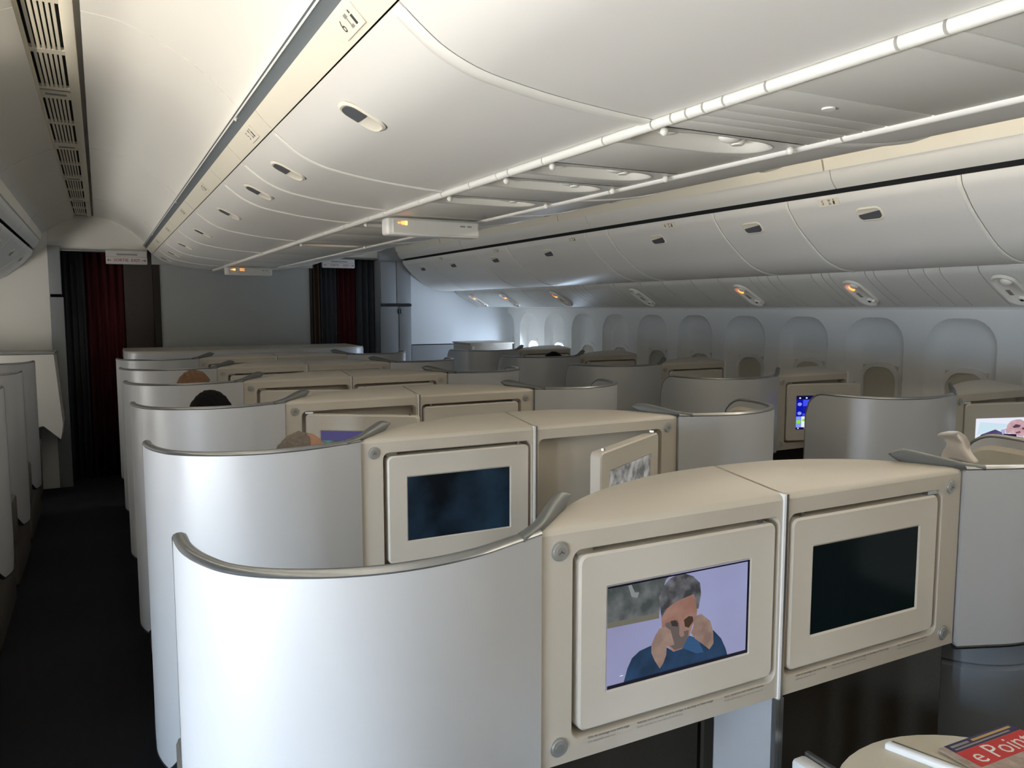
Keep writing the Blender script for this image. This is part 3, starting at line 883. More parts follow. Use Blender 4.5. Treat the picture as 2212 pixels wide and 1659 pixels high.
DX0, DX1, DZ0, DZ1 = 0.022, 0.474, 0.853, 1.165
SX0, SX1, SZ0, SZ1 = 0.087, 0.414, 0.915, 1.100
HX = DX1                                         # hinge line
def build_unit_meshes(s):
    D = {}
    n = len(PTH)
    # wing panel
    V = []; F = []
    for i in range(n):
        p, q = PTH[i], PTH[i] + NRM[i] * TH
        zt, zb = ztop(ARC[i]), zbot(PTH[i].x, ARC[i])
        V += [(p.x, p.y, zb), (p.x, p.y, zt), (q.x, q.y, zt), (q.x, q.y, zb)]
    for i in range(n - 1):
        for k in range(4):
            F.append((i * 4 + k, i * 4 + (k + 1) % 4, i * 4 + 4 + (k + 1) % 4, i * 4 + 4 + k))
    F += [(0, 1, 2, 3), ((n - 1) * 4 + 3, (n - 1) * 4 + 2, (n - 1) * 4 + 1, (n - 1) * 4)]
    D['wing_panel'] = mk(V, F, s, SHELL, 30)
    # padded lining inside the wing
    V = []; F = []
    for i in range(n):
        p = PTH[i] + NRM[i] * (TH + 0.001); q = PTH[i] + NRM[i] * (TH + 0.014)
        zt = ztop(ARC[i]) - 0.022
        zl = zbot(PTH[i].x, ARC[i]) + 0.015
        V += [(p.x, p.y, zl), (p.x, p.y, zt), (q.x, q.y, zt - 0.012), (q.x, q.y, zl + 0.01)]
    for i in range(2, n - 1):
        for k in range(4): F.append((i * 4 + k, i * 4 + (k + 1) % 4, i * 4 + 4 + (k + 1) % 4, i * 4 + 4 + k))
    F += [(8, 9, 10, 11), ((n - 1) * 4 + 3, (n - 1) * 4 + 2, (n - 1) * 4 + 1, (n - 1) * 4)]
    D['padded_lining'] = mk(V, F, s, LINING, 40)
    # edge trim: down the tip, along the top, then a widening leaf over the console's rear edge
    path = []; side = []; ra = []; rb = []
    for z in (zbot(1.07, 0.0) + 0.02, 0.7, 0.9, 1.05):
        path.append(Vector((PTH[0].x, PTH[0].y, z)) + NRM[0] * TH / 2); side.append(NRM[0]); ra.append(0.0115); rb.append(0.007)
    for i in range(n):
        c = PTH[i] + NRM[i] * TH / 2
        f = 0.0
        path.append(Vector((c.x, c.y, ztop(ARC[i]) + 0.003 + 0.004 * f))); side.append(NRM[i]); ra.append(0.0115 + 0.012 * f * f); rb.append(0.0075)
    V, F = tube(path, ra, rb, side, 10)
    D['edge_trim'] = mk(V, F, s, TRIM, 50)
    leaf = catmull([(0.600, -0.020, 1.217), (0.553, 0.008, 1.222), (0.520, 0.034, 1.229), (0.490, 0.060, 1.235), (0.462, 0.082, 1.240), (0.436, 0.100, 1.244)], 18)
    path = []; side = []; ra = []; rb = []
    for k, p in enumerate(leaf):
        f = k / (len(leaf) - 1)
        path.append(p); side.append(Vector((-0.50, 0.86, 0)).normalized())
        ra.append(0.0118 - 0.004 * f); rb.append((0.0078 + 0.0105 * math.sin(f * PI / 2) ** 1.3) * (1 - 0.9 * max(0, (f - 0.72) / 0.28) ** 2.2))
    V, F = tube(path, ra, rb, side, 12)
    D['trim_leaf'] = mk(V, F, s, LEAFM, 50)
    # lower edge bead of the wing (dark)
    path = []; side = []
    for i in range(n):
        c = PTH[i] + NRM[i] * TH / 2
        path.append(Vector((c.x, c.y, zbot(PTH[i].x, ARC[i]) - 0.002))); side.append(NRM[i])
    V, F = tube(path, 0.012, 0.008, side, 8)
    D['lower_bead'] = mk(V, F, s, BLACKG, 50)
    # console body with the monitor recess
    k = 6
    ox = (0.004, 0.550)
    inner = rrect(DX0 - 0.010, DX1 + 0.014, DZ0 - 0.012, DZ1 + 0.012, 0.020, k)
    V2, F = plate_hole((ox[0], ox[1], 0.806, 1.207), inner, k)
    V = [(a, 0.0, b) for a, b in V2]
    nn = 4 * (k + 1); prev = list(range(4, 4 + nn))
    for d, sh in ((0.003, 0.002), (0.052, 0.003)):
        b = len(V)
        V += [(a, d, c) for a, c in rrect(DX0 - 0.010 + sh, DX1 + 0.014 - sh, DZ0 - 0.012 + sh, DZ1 + 0.012 - sh, 0.018, k)]
        F += [(prev[i], prev[(i + 1) % nn], b + (i + 1) % nn, b + i) for i in range(nn)]
        prev = list(range(b, b + nn))
    F.append(tuple(prev))
    # top / rear / bottom, as stations along x
    st = []
    xs = [ox[0] + (ox[1] - ox[0]) * i / 24 for i in range(25)]
    def rear(x):
        for a, b in zip(REARS, REARS[1:]):
            if b.x <= x <= a.x: return b.y + (a.y - b.y) * (x - b.x) / max(1e-9, a.x - b.x)
        return REARS[0].y if x > 0.5 else REARS[-1].y
    b0 = len(V)
    for x in xs:
        r = rear(x)
        zt = 1.2185 + 0.020 * min(1, r / 0.2)
        V += [(x, 0.0, 1.207), (x, 0.003, 1.214), (x, min(0.011, r * 0.5), 1.2185), (x, max(r - 0.010, r * 0.7), zt), (x, r - 0.002, zt - 0.003), (x, r, zt - 0.010), (x, r, 0.806), (x, 0.0, 0.806)]
    for i in range(24):
        for q in range(7): F.append((b0 + i * 8 + q, b0 + i * 8 + 8 + q, b0 + i * 8 + 9 + q, b0 + i * 8 + 1 + q))
    F.append(tuple(b0 + q for q in range(8))); F.append(tuple(b0 + 24 * 8 + 7 - q for q in range(8)))
    D['console'] = mk(V, F, s, CONS, 38)
    D['junction_strip'] = mk(*_boxvf(0.0003, 0.006, -0.004, 0.20, 0.80, 1.2185), s, BRIGHT if s < 0 else TRIM)
    # monitor: origin on the hinge line, extends toward the junction
    w = DX1 - DX0
    lx0, lx1 = -w, 0.0
    outer = rrect(lx0, lx1, DZ0, DZ1, 0.016, k)
    o2 = rrect(lx0 + 0.004, lx1 - 0.004, DZ0 + 0.004, DZ1 - 0.004, 0.014, k)
    s0, s1 = SX0 - HX, SX1 - HX
    i0 = rrect(s0 - 0.004, s1 + 0.004, SZ0 - 0.004, SZ1 + 0.004, 0.003, k)
    i1 = rrect(s0, s1, SZ0, SZ1, 0.002, k)
    mid = rrect(lx0 + 0.030, lx1 - 0.030, DZ0 + 0.028, DZ1 - 0.028, 0.014, k)
    V = []; F = []
    loops = [(outer, 0.034), (outer, 0.003), (o2, -0.001), (mid, 0.0015), (i0, 0.0015), (i1, 0.0050)]
    for L, y in loops: V += [(a, y, c) for a, c in L]
    for q in range(len(loops) - 1): F += [(q * nn + i, q * nn + (i + 1) % nn, (q + 1) * nn + (i + 1) % nn, (q + 1) * nn + i) for i in range(nn)]
    F.append(tuple(range(5 * nn, 6 * nn))); F.append(tuple(reversed(range(nn))))
    D['monitor'] = mk(V, F, s, MONI, 32)
    D['hinge'] = mk(*_boxvf(-0.030, 0.002, 0.006, 0.020, DZ1 + 0.001, DZ1 + 0.009), s, CHROME)
    D['catch'] = mk(*_boxvf(-w + 0.030, -w + 0.038, 0.006, 0.014, DZ1 + 0.001, DZ1 + 0.009), s, CHROME)
    D['footwell_wall'] = mk(*_sheet([(0.56, 0.03), (0.48, 0.16), (0.30, 0.22), (0.01, 0.225)], 0.03, 0.80), s, FOOTW)
    D['footwell_fairing'] = mk(*_sheet([(0.006, 0.006), (0.018, 0.022), (0.036, 0.045), (0.062, 0.072), (0.085, 0.090)], 0.03, 0.803), s, FAIR)
    D['footwell_post'] = mk(*_boxvf(0.0003, 0.010, -0.004, 0.008, 0.03, 0.803), s, TRIM)
    # seat back drum seen under the wing
    V = []; F = []
    N = 20
    for q, (z, r) in enumerate(((0.16, 0.175), (0.60, 0.185), (0.70, 0.188), (0.708, 0.178), (0.716, 0.188), (0.79, 0.190))):
        for i in range(N + 1):
            a = PI + PI * i / N
            V.append((0.83 + r * 1.05 * math.cos(a), 0.155 + r * math.sin(a), z))
    for q in range(5): F += [(q * (N + 1) + i, q * (N + 1) + i + 1, (q + 1) * (N + 1) + i + 1, (q + 1) * (N + 1) + i) for i in range(N)]
    F.append(tuple(5 * (N + 1) + i for i in range(N + 1))); F.append(tuple(reversed(range(N + 1))))
    F += [(q * (N + 1) + N, q * (N + 1), (q + 1) * (N + 1), (q + 1) * (N + 1) + N) for q in range(5)]
    D['seat_back'] = mk(V, F, s, BACKM, 40)
    D['seat_base'] = mirror_mesh(box(0.60, 1.03, 0.10, 0.86, 0.0, 0.34, BASEM, 0.03), s)
    D['seat_cushion'] = mirror_mesh(box(0.58, 1.00, 0.36, 0.86, 0.345, 0.46, SEATF, 0.045, 3), s)
    bm_ = box(0.60, 1.00, 0.165, 0.30, 0.46, 1.02, SEATF, 0.05, 3)
    for v in bm_.vertices: v.co.y += (1.02 - v.co.z) * 0.18
    D['backrest'] = mirror_mesh(bm_, s)
    D['headrest'] = mirror_mesh(box(0.68, 0.94, 0.055, 0.150, 0.95, 1.135, LINING, 0.04, 3), s)
    D['armrest'] = mirror_mesh(box(1.015, 1.060, 0.36, 0.80, 0.34, 0.60, BASEM, 0.015), s)
    return D

def _boxvf(x0, x1, y0, y1, z0, z1):
    V = [(x, y, z) for x in (x0, x1) for y in (y0, y1) for z in (z0, z1)]
    return V, [(0, 1, 3, 2), (4, 6, 7, 5), (0, 4, 5, 1), (2, 3, 7, 6), (0, 2, 6, 4), (1, 5, 7, 3)]
def _sheet(pts, z0, z1, th=0.012):
    P = catmull([(a, b, 0) for a, b in pts], 16)
    V = []; F = []
    for i, p in enumerate(P):
        t = (P[min(i + 1, 16)] - P[max(i - 1, 0)]).normalized()
        nn = Vector((t.y, -t.x, 0))
        if nn.y < 0: nn = -nn
        q = p + nn * th
        V += [(p.x, p.y, z0), (p.x, p.y, z1), (q.x, q.y, z1), (q.x, q.y, z0)]
    for i in range(16):
        for k in range(4): F.append((i * 4 + k, i * 4 + (k + 1) % 4, i * 4 + 4 + (k + 1) % 4, i * 4 + 4 + k))
    F += [(0, 1, 2, 3), (67, 66, 65, 64)]
    return V, F
def mirror_mesh(me, s):
    if s < 0:
        for v in me.vertices: v.co.x *= -1
        me.flip_normals()
    return me

UM = {-1: build_unit_meshes(-1), 1: build_unit_meshes(1)}
bm = bmesh.new()
bmesh.ops.create_cone(bm, cap_ends=True, segments=24, radius1=0.0175, radius2=0.0165, depth=0.006)
bmesh.ops.bevel(bm, geom=[e for e in bm.edges if abs(e.verts[0].co.z - e.verts[1].co.z) < 1e-6 and e.verts[0].co.z > 0], offset=0.003, segments=2, affect='EDGES')
bmesh.ops.rotate(bm, verts=bm.verts, cent=(0, 0, 0), matrix=Matrix.Rotation(PI / 2, 3, 'X'))
BUTTON = from_bm(bm, CHROME, 40)
BUTTON.materials[0] = mat('button_satin', (0.52, 0.52, 0.50), 0.35, 0.6, var=0.02)
BTNRING = cyl(0.0085, 0.0012, mat('button_core', (0.44, 0.44, 0.42), 0.35, 0.6), 20, axis='y')
BTNMARK = None
def mark_mesh():
    V = []; F = []
    for a0 in (95, 215, 335):
        a = math.radians(a0); dx, dz = math.cos(a), math.sin(a); nx, nz = -dz * 0.0006, dx * 0.0006
        b = len(V); L = 0.006 if a0 != 95 else 0.003
        V += [(nx, 0, nz), (-nx, 0, -nz), (dx * L - nx, 0, dz * L - nz), (dx * L + nx, 0, dz * L + nz)]
        F.append((b, b + 1, b + 2, b + 3))
    return mesh(V, F, INK, 0)
BTNMARK = mark_mesh()

# ---- pictures shown on the displays (flat shapes on the panel)
OFF = screen_mat('display_off', (0.001, 0.003, 0.003), 1.0)
DIM = screen_mat('display_dim_blue', (0.002, 0.003, 0.005), 1.0, (0.014, 0.032, 0.055), 4.0)
LEAF = screen_mat('display_grey_leaves', (0.10, 0.10, 0.095), 1.0, (0.36, 0.35, 0.33), 26.0)
LILAC = screen_mat('display_lilac', (0.24, 0.235, 0.39), 1.0, (0.31, 0.33, 0.53), 2.5)
def C(name, c, s=1.0, n=None, sc=30): return screen_mat('display_' + name, c, s, n, sc)
FILM = [
 ('painting', C('painting', (0.055, 0.065, 0.065), 1, (0.15, 0.16, 0.16), 25), [(0.0, 1.0), (0.426, 1.0), (0.388, 0.958), (0.36, 0.821), (0.344, 0.59), (0.001, 0.596)]),
 ('picture_frame', C('frame', (0.15, 0.14, 0.11)), [(0.343, 0.641), (0.347, 0.584), (0.001, 0.596), (0.002, 0.65)]),
 ('painting_figure', C('paint_light', (0.24, 0.25, 0.25)), [(0.133, 0.974), (0.155, 0.978), (0.178, 0.895), (0.208, 0.887), (0.194, 0.836), (0.157, 0.858)]),
 ('film_shirt', C('shirt', (0.010, 0.028, 0.062), 1, (0.018, 0.052, 0.12), 20), [(0.105, 0.0), (0.112, 0.028), (0.136, 0.158), (0.165, 0.248), (0.216, 0.302), (0.291, 0.326), (0.368, 0.311), (0.448, 0.214), (0.511, 0.226), (0.557, 0.338), (0.606, 0.298), (0.738, 0.33), (0.799, 0.221), (0.836, 0.1), (0.855, 0.0)]),
 ('film_face', C('face', (0.26, 0.13, 0.10), 1, (0.33, 0.19, 0.15), 22), [(0.359, 0.596), (0.393, 0.665), (0.439, 0.707), (0.502, 0.734), (0.581, 0.757), (0.607, 0.68), (0.615, 0.585), (0.61, 0.506), (0.58, 0.423), (0.558, 0.315), (0.511, 0.215), (0.448, 0.208), (0.399, 0.3), (0.365, 0.493)]),
 ('film_face_shadow', C('face_shadow', (0.12, 0.095, 0.09)), [(0.388, 0.52), (0.474, 0.526), (0.5, 0.392), (0.556, 0.396), (0.55, 0.306), (0.511, 0.226), (0.456, 0.223), (0.407, 0.309)]),
 ('film_nose', C('nose', (0.27, 0.17, 0.14)), [(0.487, 0.476), (0.511, 0.469), (0.525, 0.349), (0.501, 0.339), (0.488, 0.372)]),
 ('film_eye', C('eye', (0.04, 0.03, 0.03)), [(0.423, 0.531), (0.458, 0.531), (0.478, 0.49), (0.475, 0.457), (0.435, 0.476)]),
 ('film_brow', C('specs', (0.05, 0.03, 0.02)), [(0.518, 0.512), (0.553, 0.541), (0.582, 0.526), (0.587, 0.479), (0.555, 0.419), (0.527, 0.44)]),
 ('film_collar', C('collar', (0.03, 0.085, 0.19)), [(0.511, 0.226), (0.557, 0.338), (0.623, 0.281), (0.667, 0.124), (0.61, 0.133)]),
 ('film_hair', C('hair', (0.045, 0.045, 0.05), 1, (0.16, 0.16, 0.17), 40), [(0.351, 0.667), (0.339, 0.804), (0.366, 0.897), (0.411, 0.963), (0.458, 0.987), (0.513, 0.989), (0.577, 0.943), (0.628, 0.858), (0.638, 0.74), (0.621, 0.595), (0.607, 0.599), (0.598, 0.706), (0.581, 0.757), (0.502, 0.734), (0.439, 0.707), (0.393, 0.665), (0.371, 0.615), (0.36, 0.585)]),
 ('film_hand', C('hand', (0.24, 0.16, 0.13), 1, (0.32, 0.22, 0.18), 30), [(0.292, 0.337), (0.32, 0.429), (0.346, 0.482), (0.388, 0.488), (0.424, 0.44), (0.437, 0.367), (0.453, 0.287), (0.439, 0.277), (0.399, 0.288), (0.397, 0.198), (0.375, 0.114), (0.353, 0.075), (0.316, 0.17), (0.292, 0.258)]),
 ('film_hand', C('hand2', (0.20, 0.13, 0.11), 1, (0.30, 0.21, 0.17), 30), [(0.586, 0.519), (0.61, 0.529), (0.642, 0.536), (0.71, 0.439), (0.734, 0.314), (0.739, 0.194), (0.709, 0.139), (0.649, 0.225), (0.598, 0.295), (0.569, 0.363), (0.588, 0.432)]),
 ('caption_dots', C('dots', (0.8, 0.8, 0.8)), [(0.082, 0.10), (0.104, 0.10), (0.104, 0.108), (0.082, 0.108)]),
 ('letterbox', C('letterbox', (0.006, 0.004, 0.012)), [(0.0, 0.0), (1.0, 0.0), (1.0, 0.035), (0.0, 0.035)]),
 ('letterbox', C('letterbox_side', (0.006, 0.004, 0.012)), [(0.985, 0.0), (1.0, 0.0), (1.0, 1.0), (0.985, 1.0)]),
 ('letterbox', C('letterbox_top', (0.006, 0.004, 0.012)), [(0.0, 0.985), (1.0, 0.985), (1.0, 1.0), (0.0, 1.0)]),
]
def u2(x, y): return ((x - 860) / 980.0, 1 - (y - 585) / 780.0)
PALE = screen_mat('display_pale', (0.86, 0.86, 0.95), 1.0, (0.80, 0.85, 0.97), 2)
FILM2 = [
 ('wall_tone', C('cyan', (0.62, 0.80, 0.90)), [u2(*p) for p in ((920, 650), (1340, 700), (1330, 760), (1240, 800), (1000, 850), (880, 900))]),
 ('wall_tone', C('cyan2', (0.55, 0.80, 0.90)), [u2(*p) for p in ((1640, 750), (1840, 770), (1840, 1000), (1590, 980))]),
 ('film_sleeve', C('sleeve', (0.055, 0.035, 0.12), 1, (0.10, 0.08, 0.20), 25), [u2(*p) for p in ((850, 1190), (860, 1000), (950, 880), (1160, 797), (1260, 850), (1290, 930), (1120, 1000), (960, 1060), (1000, 1365), (860, 1365))]),
 ('film_cuff', C('cuff', (0.40, 0.45, 0.70)), [u2(*p) for p in ((1240, 810), (1310, 790), (1320, 870), (1280, 905))]),
 ('film_face', C('face_b', (0.52, 0.30, 0.34), 1, (0.66, 0.46, 0.50), 30), [u2(*p) for p in ((1330, 800), (1340, 720), (1390, 650), (1460, 625), (1540, 620), (1600, 660), (1640, 740), (1635, 850), (1590, 965), (1480, 930), (1400, 880))]),
 ('film_brow', C('brow_b', (0.10, 0.05, 0.08)), [u2(*p) for p in ((1420, 760), (1470, 710), (1550, 730), (1530, 770), (1450, 780))]),
 ('film_brow', C('brow_c', (0.10, 0.05, 0.08)), [u2(*p) for p in ((1570, 780), (1620, 780), (1610, 820), (1575, 810))]),
 ('film_mouth', C('mouth_b', (0.22, 0.08, 0.12)), [u2(*p) for p in ((1470, 860), (1540, 840), (1560, 870), (1490, 890))]),
 ('film_hand', C('hand_b', (0.55, 0.36, 0.42)), [u2(*p) for p in ((1310, 780), (1370, 800), (1390, 870), (1330, 880))]),
 ('film_object', C('phone_b', (0.02, 0.01, 0.04)), [u2(*p) for p in ((1290, 880), (1490, 900), (1490, 945), (1290, 925))]),
]
def u3(x, y): return ((x - 298) / 760.0, 1 - (y - 430) / 572.0)
def R3(x0, x1, y0, y1): return [u3(x0, y1), u3(x1, y1), u3(x1, y0), u3(x0, y0)]
def disc3(x, y, r): return [u3(x + r * math.cos(a * PI / 6), y + r * math.sin(a * PI / 6)) for a in range(12)]
UIB = screen_mat('display_ui_blue', (0.004, 0.006, 0.42), 1.0)
UIL = C('ui_light', (0.055, 0.085, 0.85)); UIM = C('ui_mid', (0.01, 0.012, 0.30)); UIW = C('ui_white', (0.88, 0.88, 0.95)); UIG = C('ui_green', (0.25, 0.80, 0.03)); UIP = C('ui_pale', (0.25, 0.33, 0.85)); UIK = C('ui_dark', (0.004, 0.004, 0.05))
UI = [('ui_bar', UIK, R3(298, 1058, 430, 488)), ('ui_tile', UIL, R3(390, 1000, 495, 605)), ('ui_tile', UIM, R3(390, 1000, 615, 720)), ('ui_tile', UIL, R3(385, 1000, 730, 770)),
      ('ui_column', UIP, R3(298, 370, 780, 965)), ('ui_list', UIW, R3(372, 1040, 780, 965)), ('ui_list_bar', UIG, R3(385, 1000, 825, 862)), ('ui_bar', UIK, R3(298, 1058, 966, 1002))]
UI += [('ui_dot', UIW, disc3(x, 465, 13)) for x in (345, 437, 528, 620)] + [('ui_icon', UIP, disc3(342, y, 30)) for y in (570, 725)] + [('ui_icon', UIG, disc3(332, 870, 32))] + [('ui_dot', UIW, disc3(x, 980, 11)) for x in (328, 420, 512)]
PURP = C('purple', (0.07, 0.06, 0.16)); TEAL = C('teal', (0.10, 0.20, 0.17), 1, (0.03, 0.06, 0.06), 20)
BARS = [('screen_bar', PURP, [(0, 0.80), (1, 0.80), (1, 1), (0, 1)]), ('screen_field', TEAL, [(0, 0), (1, 0), (1, 0.80), (0, 0.80)])]

def disp_mesh(uvs, s, y, m):
    V = []
    for u, v in uvs:
        # u runs left to right as seen from the seat behind, whatever the hand of the unit
        xw = (SX0 + (SX1 - SX0) * (u if s > 0 else 1 - u)) - HX
        V.append((xw * s, y, SZ0 + (SZ1 - SZ0) * v))
    me = mesh(V, [tuple(range(len(V)))], m, 0)
    if me.polygons and me.polygons[0].normal.y > 0: me.flip_normals()
    return me
SCR = {}
def show(monitor, s, base, layers, key):
    if (key, s) not in SCR:
        L = [('screen', disp_mesh([(0, 0), (1, 0), (1, 1), (0, 1)], s, 0.0044, base))]
        for i, (nm, m, uv) in enumerate(layers): L.append((nm, disp_mesh(uv, s, 0.0042 - 0.00015 * i, m)))
        SCR[(key, s)] = L
    for nm, me in SCR[(key, s)]: put(nm, me, monitor)

NOTES = [('Gilet de sauvetage sous votre si\u00e8ge', 'Life vest under your seat', 0.425), ('Attachez votre ceinture durant le roulage, le d\u00e9collage et l\'atterrissage', 'Fasten seat belt for taxi, take-off and landing', 0.305), ('Assis, conservez votre ceinture attach\u00e9e', 'While seated keep your seat belt fastened', 0.128)]
CAT = 'seat unit'
def seat_unit(x, y, s, label, group, ang=0.0, disp='off', notes=False, seat=True, detail=True, occupied=False):
    D = UM[s]
    root = empty('seat_unit', (x, y, 0))
    names = ['wing_panel', 'padded_lining', 'edge_trim', 'trim_leaf', 'lower_bead', 'console', 'junction_strip', 'footwell_wall', 'footwell_fairing', 'footwell_post', 'seat_back', 'seat_base', 'seat_cushion', 'backrest', 'headrest', 'armrest']
    for nm in names:
        put(nm, D[nm], root)
    mo = put('monitor', D['monitor'], root, (HX * s, 0, 0), (0, 0, s * math.radians(ang)))
    put('hinge', D['hinge'], mo); put('catch', D['catch'], mo)
    lay = {'off': (OFF, []), 'dim': (DIM, []), 'leaf': (LEAF, []), 'film': (LILAC, FILM), 'film2': (PALE, FILM2), 'ui': (UIB, UI), 'bars': (PURP, BARS)}[disp]
    show(mo, s, lay[0], lay[1], disp)
    for k, zz in enumerate((1.179, 0.838)):
        b = put('release_button', BUTTON, root, (0.513 * s, -0.002, zz))
        put('button_core', BTNRING, b, (0, -0.0034, 0))
        if k == 0 and detail: put('button_mark', BTNMARK, b, (0, -0.0045, 0))
    if notes:
        for fr, en, xx in NOTES:
            xa = xx * s if s > 0 else -xx
            order = {0.425: -0.425, 0.305: -0.345, 0.128: -0.128}
            put('seat_notice', text_mesh(fr, 0.0062, INK, 'LEFT'), root, (NX[s][xx], -0.0008, 0.8395), (PI / 2, 0, 0))
            put('seat_notice', text_mesh(en, 0.0058, INKG, 'LEFT'), root, (NX[s][xx], -0.0008, 0.8315), (PI / 2, 0, 0))
    tag(root, label, CAT, group)
    return root
NX = {-1: {0.425: -0.455, 0.305: -0.350, 0.128: -0.145}, 1: {0.425: 0.045, 0.305: 0.150, 0.128: 0.355}}

GC, GR, GL = 'centre block seat units', 'right window seat units', 'left window seat units'
rowname = {0: 'just ahead of the side table', 1: 'second row beyond the side table', 2: 'fourth row back from the bulkhead', 3: 'third row back from the bulkhead', 4: 'second row back from the bulkhead', 5: 'frontmost row before the bulkhead'}
dl = {0: (0, 'film'), 1: (0, 'dim'), 2: (34, 'bars'), 3: (24, 'off'), 4: (0, 'off'), 5: (10, 'off')}
drr = {0: (0, 'off'), 1: (31, 'leaf'), 2: (0, 'off'), 3: (8, 'off'), 4: (0, 'off'), 5: (0, 'off')}
extra_l = {0: 'monitor playing a film', 1: 'its monitor dim blue', 2: 'monitor swung out', 3: 'monitor ajar', 4: 'monitor shut', 5: 'monitor ajar'}
for q, word in ((0.09, 'beside the side table, aft of it'), (-0.91, 'hindmost row, two behind the film screen')):  # unseen rows, added for the light they bounce
    seat_unit(CX, q, -1, 'unseen centre seat unit on left aisle, %s' % word, GC, detail=False)
    seat_unit(CX, q, 1, 'unseen centre seat unit on right aisle, %s' % word, GC, detail=False)
for r in range(6):
    y = 1.09 + r
    seat_unit(CX, y, -1, 'centre seat unit on left aisle, %s, %s' % (rowname[r], extra_l[r]), GC, *dl[r], notes=r == 0, detail=r < 3)
    seat_unit(CX, y, 1, 'centre seat unit on right aisle, %s%s' % (rowname[r], ', monitor swung wide open' if r == 1 else ''), GC, *drr[r], notes=r == 0, detail=r < 3)
dr = {0: (16, 'film2'), 1: (16, 'ui'), 2: (0, 'off'), 3: (0, 'off'), 4: (0, 'off')}
for r in range(5):
    lab = ['with monitor showing a man on the telephone', 'with monitor showing a blue menu page', 'third back from the forward partition', 'second back from the forward partition', 'nearest the forward partition'][r]
    seat_unit(3.780, 2.09 + r, -1, 'silver window seat unit on right side, %s' % lab, GR, *dr[r], detail=False)
for r in range(5):
    lab = ['fifth', 'fourth', 'third', 'second', 'first'][r]
    seat_unit(-1.495, 2.06 + r, 1, 'silver window seat unit on left side, %s back from the left partition' % lab, GL, detail=False)

# ---- low consoles in front of the bulkhead and partitions
def lens_console(cx, y, half, depth, label, name='bulkhead_console', z=1.222, zb=0.30, split=True):
    root = empty(name, (cx, y, 0))
    N = 40
    P = []
    for i in range(N + 1):
        t = -1 + 2 * i / N
        e = max(0.0, 1 - abs(t) ** 5)
        P.append((t * half, 0.16 * (1 - e ** 0.5) + 0.02 * t * t))
    back = [(half, depth), (-half, depth)]
    loop = P + back
    n = len(loop)
    def prism(z0, z1, grow, m):
        V = [(a * (1 + grow / half), (b - grow if b < depth else b), z0) for a, b in loop] + [(a * (1 + grow / half), (b - grow if b < depth else b), z1) for a, b in loop]
        F = [tuple(reversed(range(n))), tuple(range(n, 2 * n))] + [(i, (i + 1) % n, n + (i + 1) % n, n + i) for i in range(n)]
        return mk(V, F, 1, m, 40)
    put('top', prism(z - 0.014, z, 0.0, CONS), root)
    put('rim', prism(z - 0.080, z - 0.014, 0.004, SHELL), root)
    put('body', prism(zb, z - 0.080, -0.012, SHELL), root)
    put('plinth', prism(0.0, zb, -0.06, BASEM), root)
    if split:
        put('top_seam', box(-0.003, 0.003, 0.01, depth, z, z + 0.001, TRIM), root)
        for q in (-0.52, 0.52): put('button', BUTTON, root, (q, -0.002, z - 0.10))
    tag(root, label, 'console', 'forward consoles')
lens_console(1.185, 7.10, 1.015, 0.80, 'wide silver console with rounded ends in front of the grey bulkhead')
sc = empty('window_console', (3.50, 7.30, 0)); tag(sc, 'low white console by the sunlit windows before the right partition', 'console', 'forward consoles')
put('top', box(-0.27, 0.22, -0.22, 0.24, 1.222, 1.238, CONS, 0.006), sc); put('body', box(-0.26, 0.21, -0.20, 0.23, 0.02, 1.222, CONS, 0.006), sc)
put('panel', box(-0.20, 0.16, -0.206, -0.199, 0.90, 1.17, MONI, 0.003), sc); put('button', BUTTON, sc, (-0.235, -0.203, 1.19))
lc = empty('partition_console', (-0.95, 7.42, 0)); tag(lc, 'cream console with diagonal lower edge before the left partition', 'console', 'forward consoles')
V = []; 
prof = [(-0.55, 0.30), (0.50, 0.62), (0.62, 0.50), (0.64, 0.62), (0.60, 1.205), (-0.55, 1.205)]
V = [(a, 0.0, b) for a, b in prof] + [(a, 0.46, b) for a, b in prof]
put('body', mk(V, [tuple(range(6)), tuple(reversed(range(6, 12)))] + [(i, (i + 1) % 6, 6 + (i + 1) % 6, 6 + i) for i in range(6)], 1, PARTL, 30), lc)
put('top_rim', box(-0.56, 0.61, -0.006, 0.47, 1.205, 1.22, TRIM, 0.004), lc)
put('plinth', box(-0.5, 0.45, 0.06, 0.42, 0.0, 0.62, BASEM, 0.02), lc)

# ------------------------------------------------------------------ folding side table, magazine, tissue
tb = empty('side_table', (1.30, 0.70, 0)); tag(tb, 'round cream folding side table with white hinge bar, holding a magazine', 'table')
TZ = 0.735
N = 48
def disc(r, z0, z1, m, xa=None, sgn=1, rx=1.0):
    bm = bmesh.new()
    bmesh.ops.create_cone(bm, cap_ends=True, segments=N, radius1=r, radius2=r, depth=z1 - z0)
    for v in bm.verts: v.co.z += (z0 + z1) / 2; v.co.x *= rx
    bmesh.ops.bevel(bm, geom=[e for e in bm.edges if abs(e.verts[0].co.z - e.verts[1].co.z) < 1e-6], offset=0.005, segments=3, affect='EDGES')
    return from_bm(bm, m, 40)
put('table_top', disc(0.275, TZ - 0.022, TZ, TABLE), tb)
hb = put('hinge_bar', box(-0.009, 0.009, 0.055, 0.262, TZ - 0.012, TZ + 0.012, BRIGHT, 0.006, 3), tb, (0.088, 0.0, 0), (0, 0, math.radians(17)))
put('bar_dark_side', box(0.009, 0.015, 0.055, 0.255, TZ - 0.010, TZ + 0.010, TRIM, 0.002), hb)  # dark side of the white hinge bar
put('pedestal', box(-0.10, 0.10, -0.30, 0.10, 0.0, TZ - 0.022, BASEM, 0.02), tb)
put('end_panel', box(-0.128, -0.092, -0.30, 0.355, 0.0, 0.695, BRIGHT, 0.008), tb)
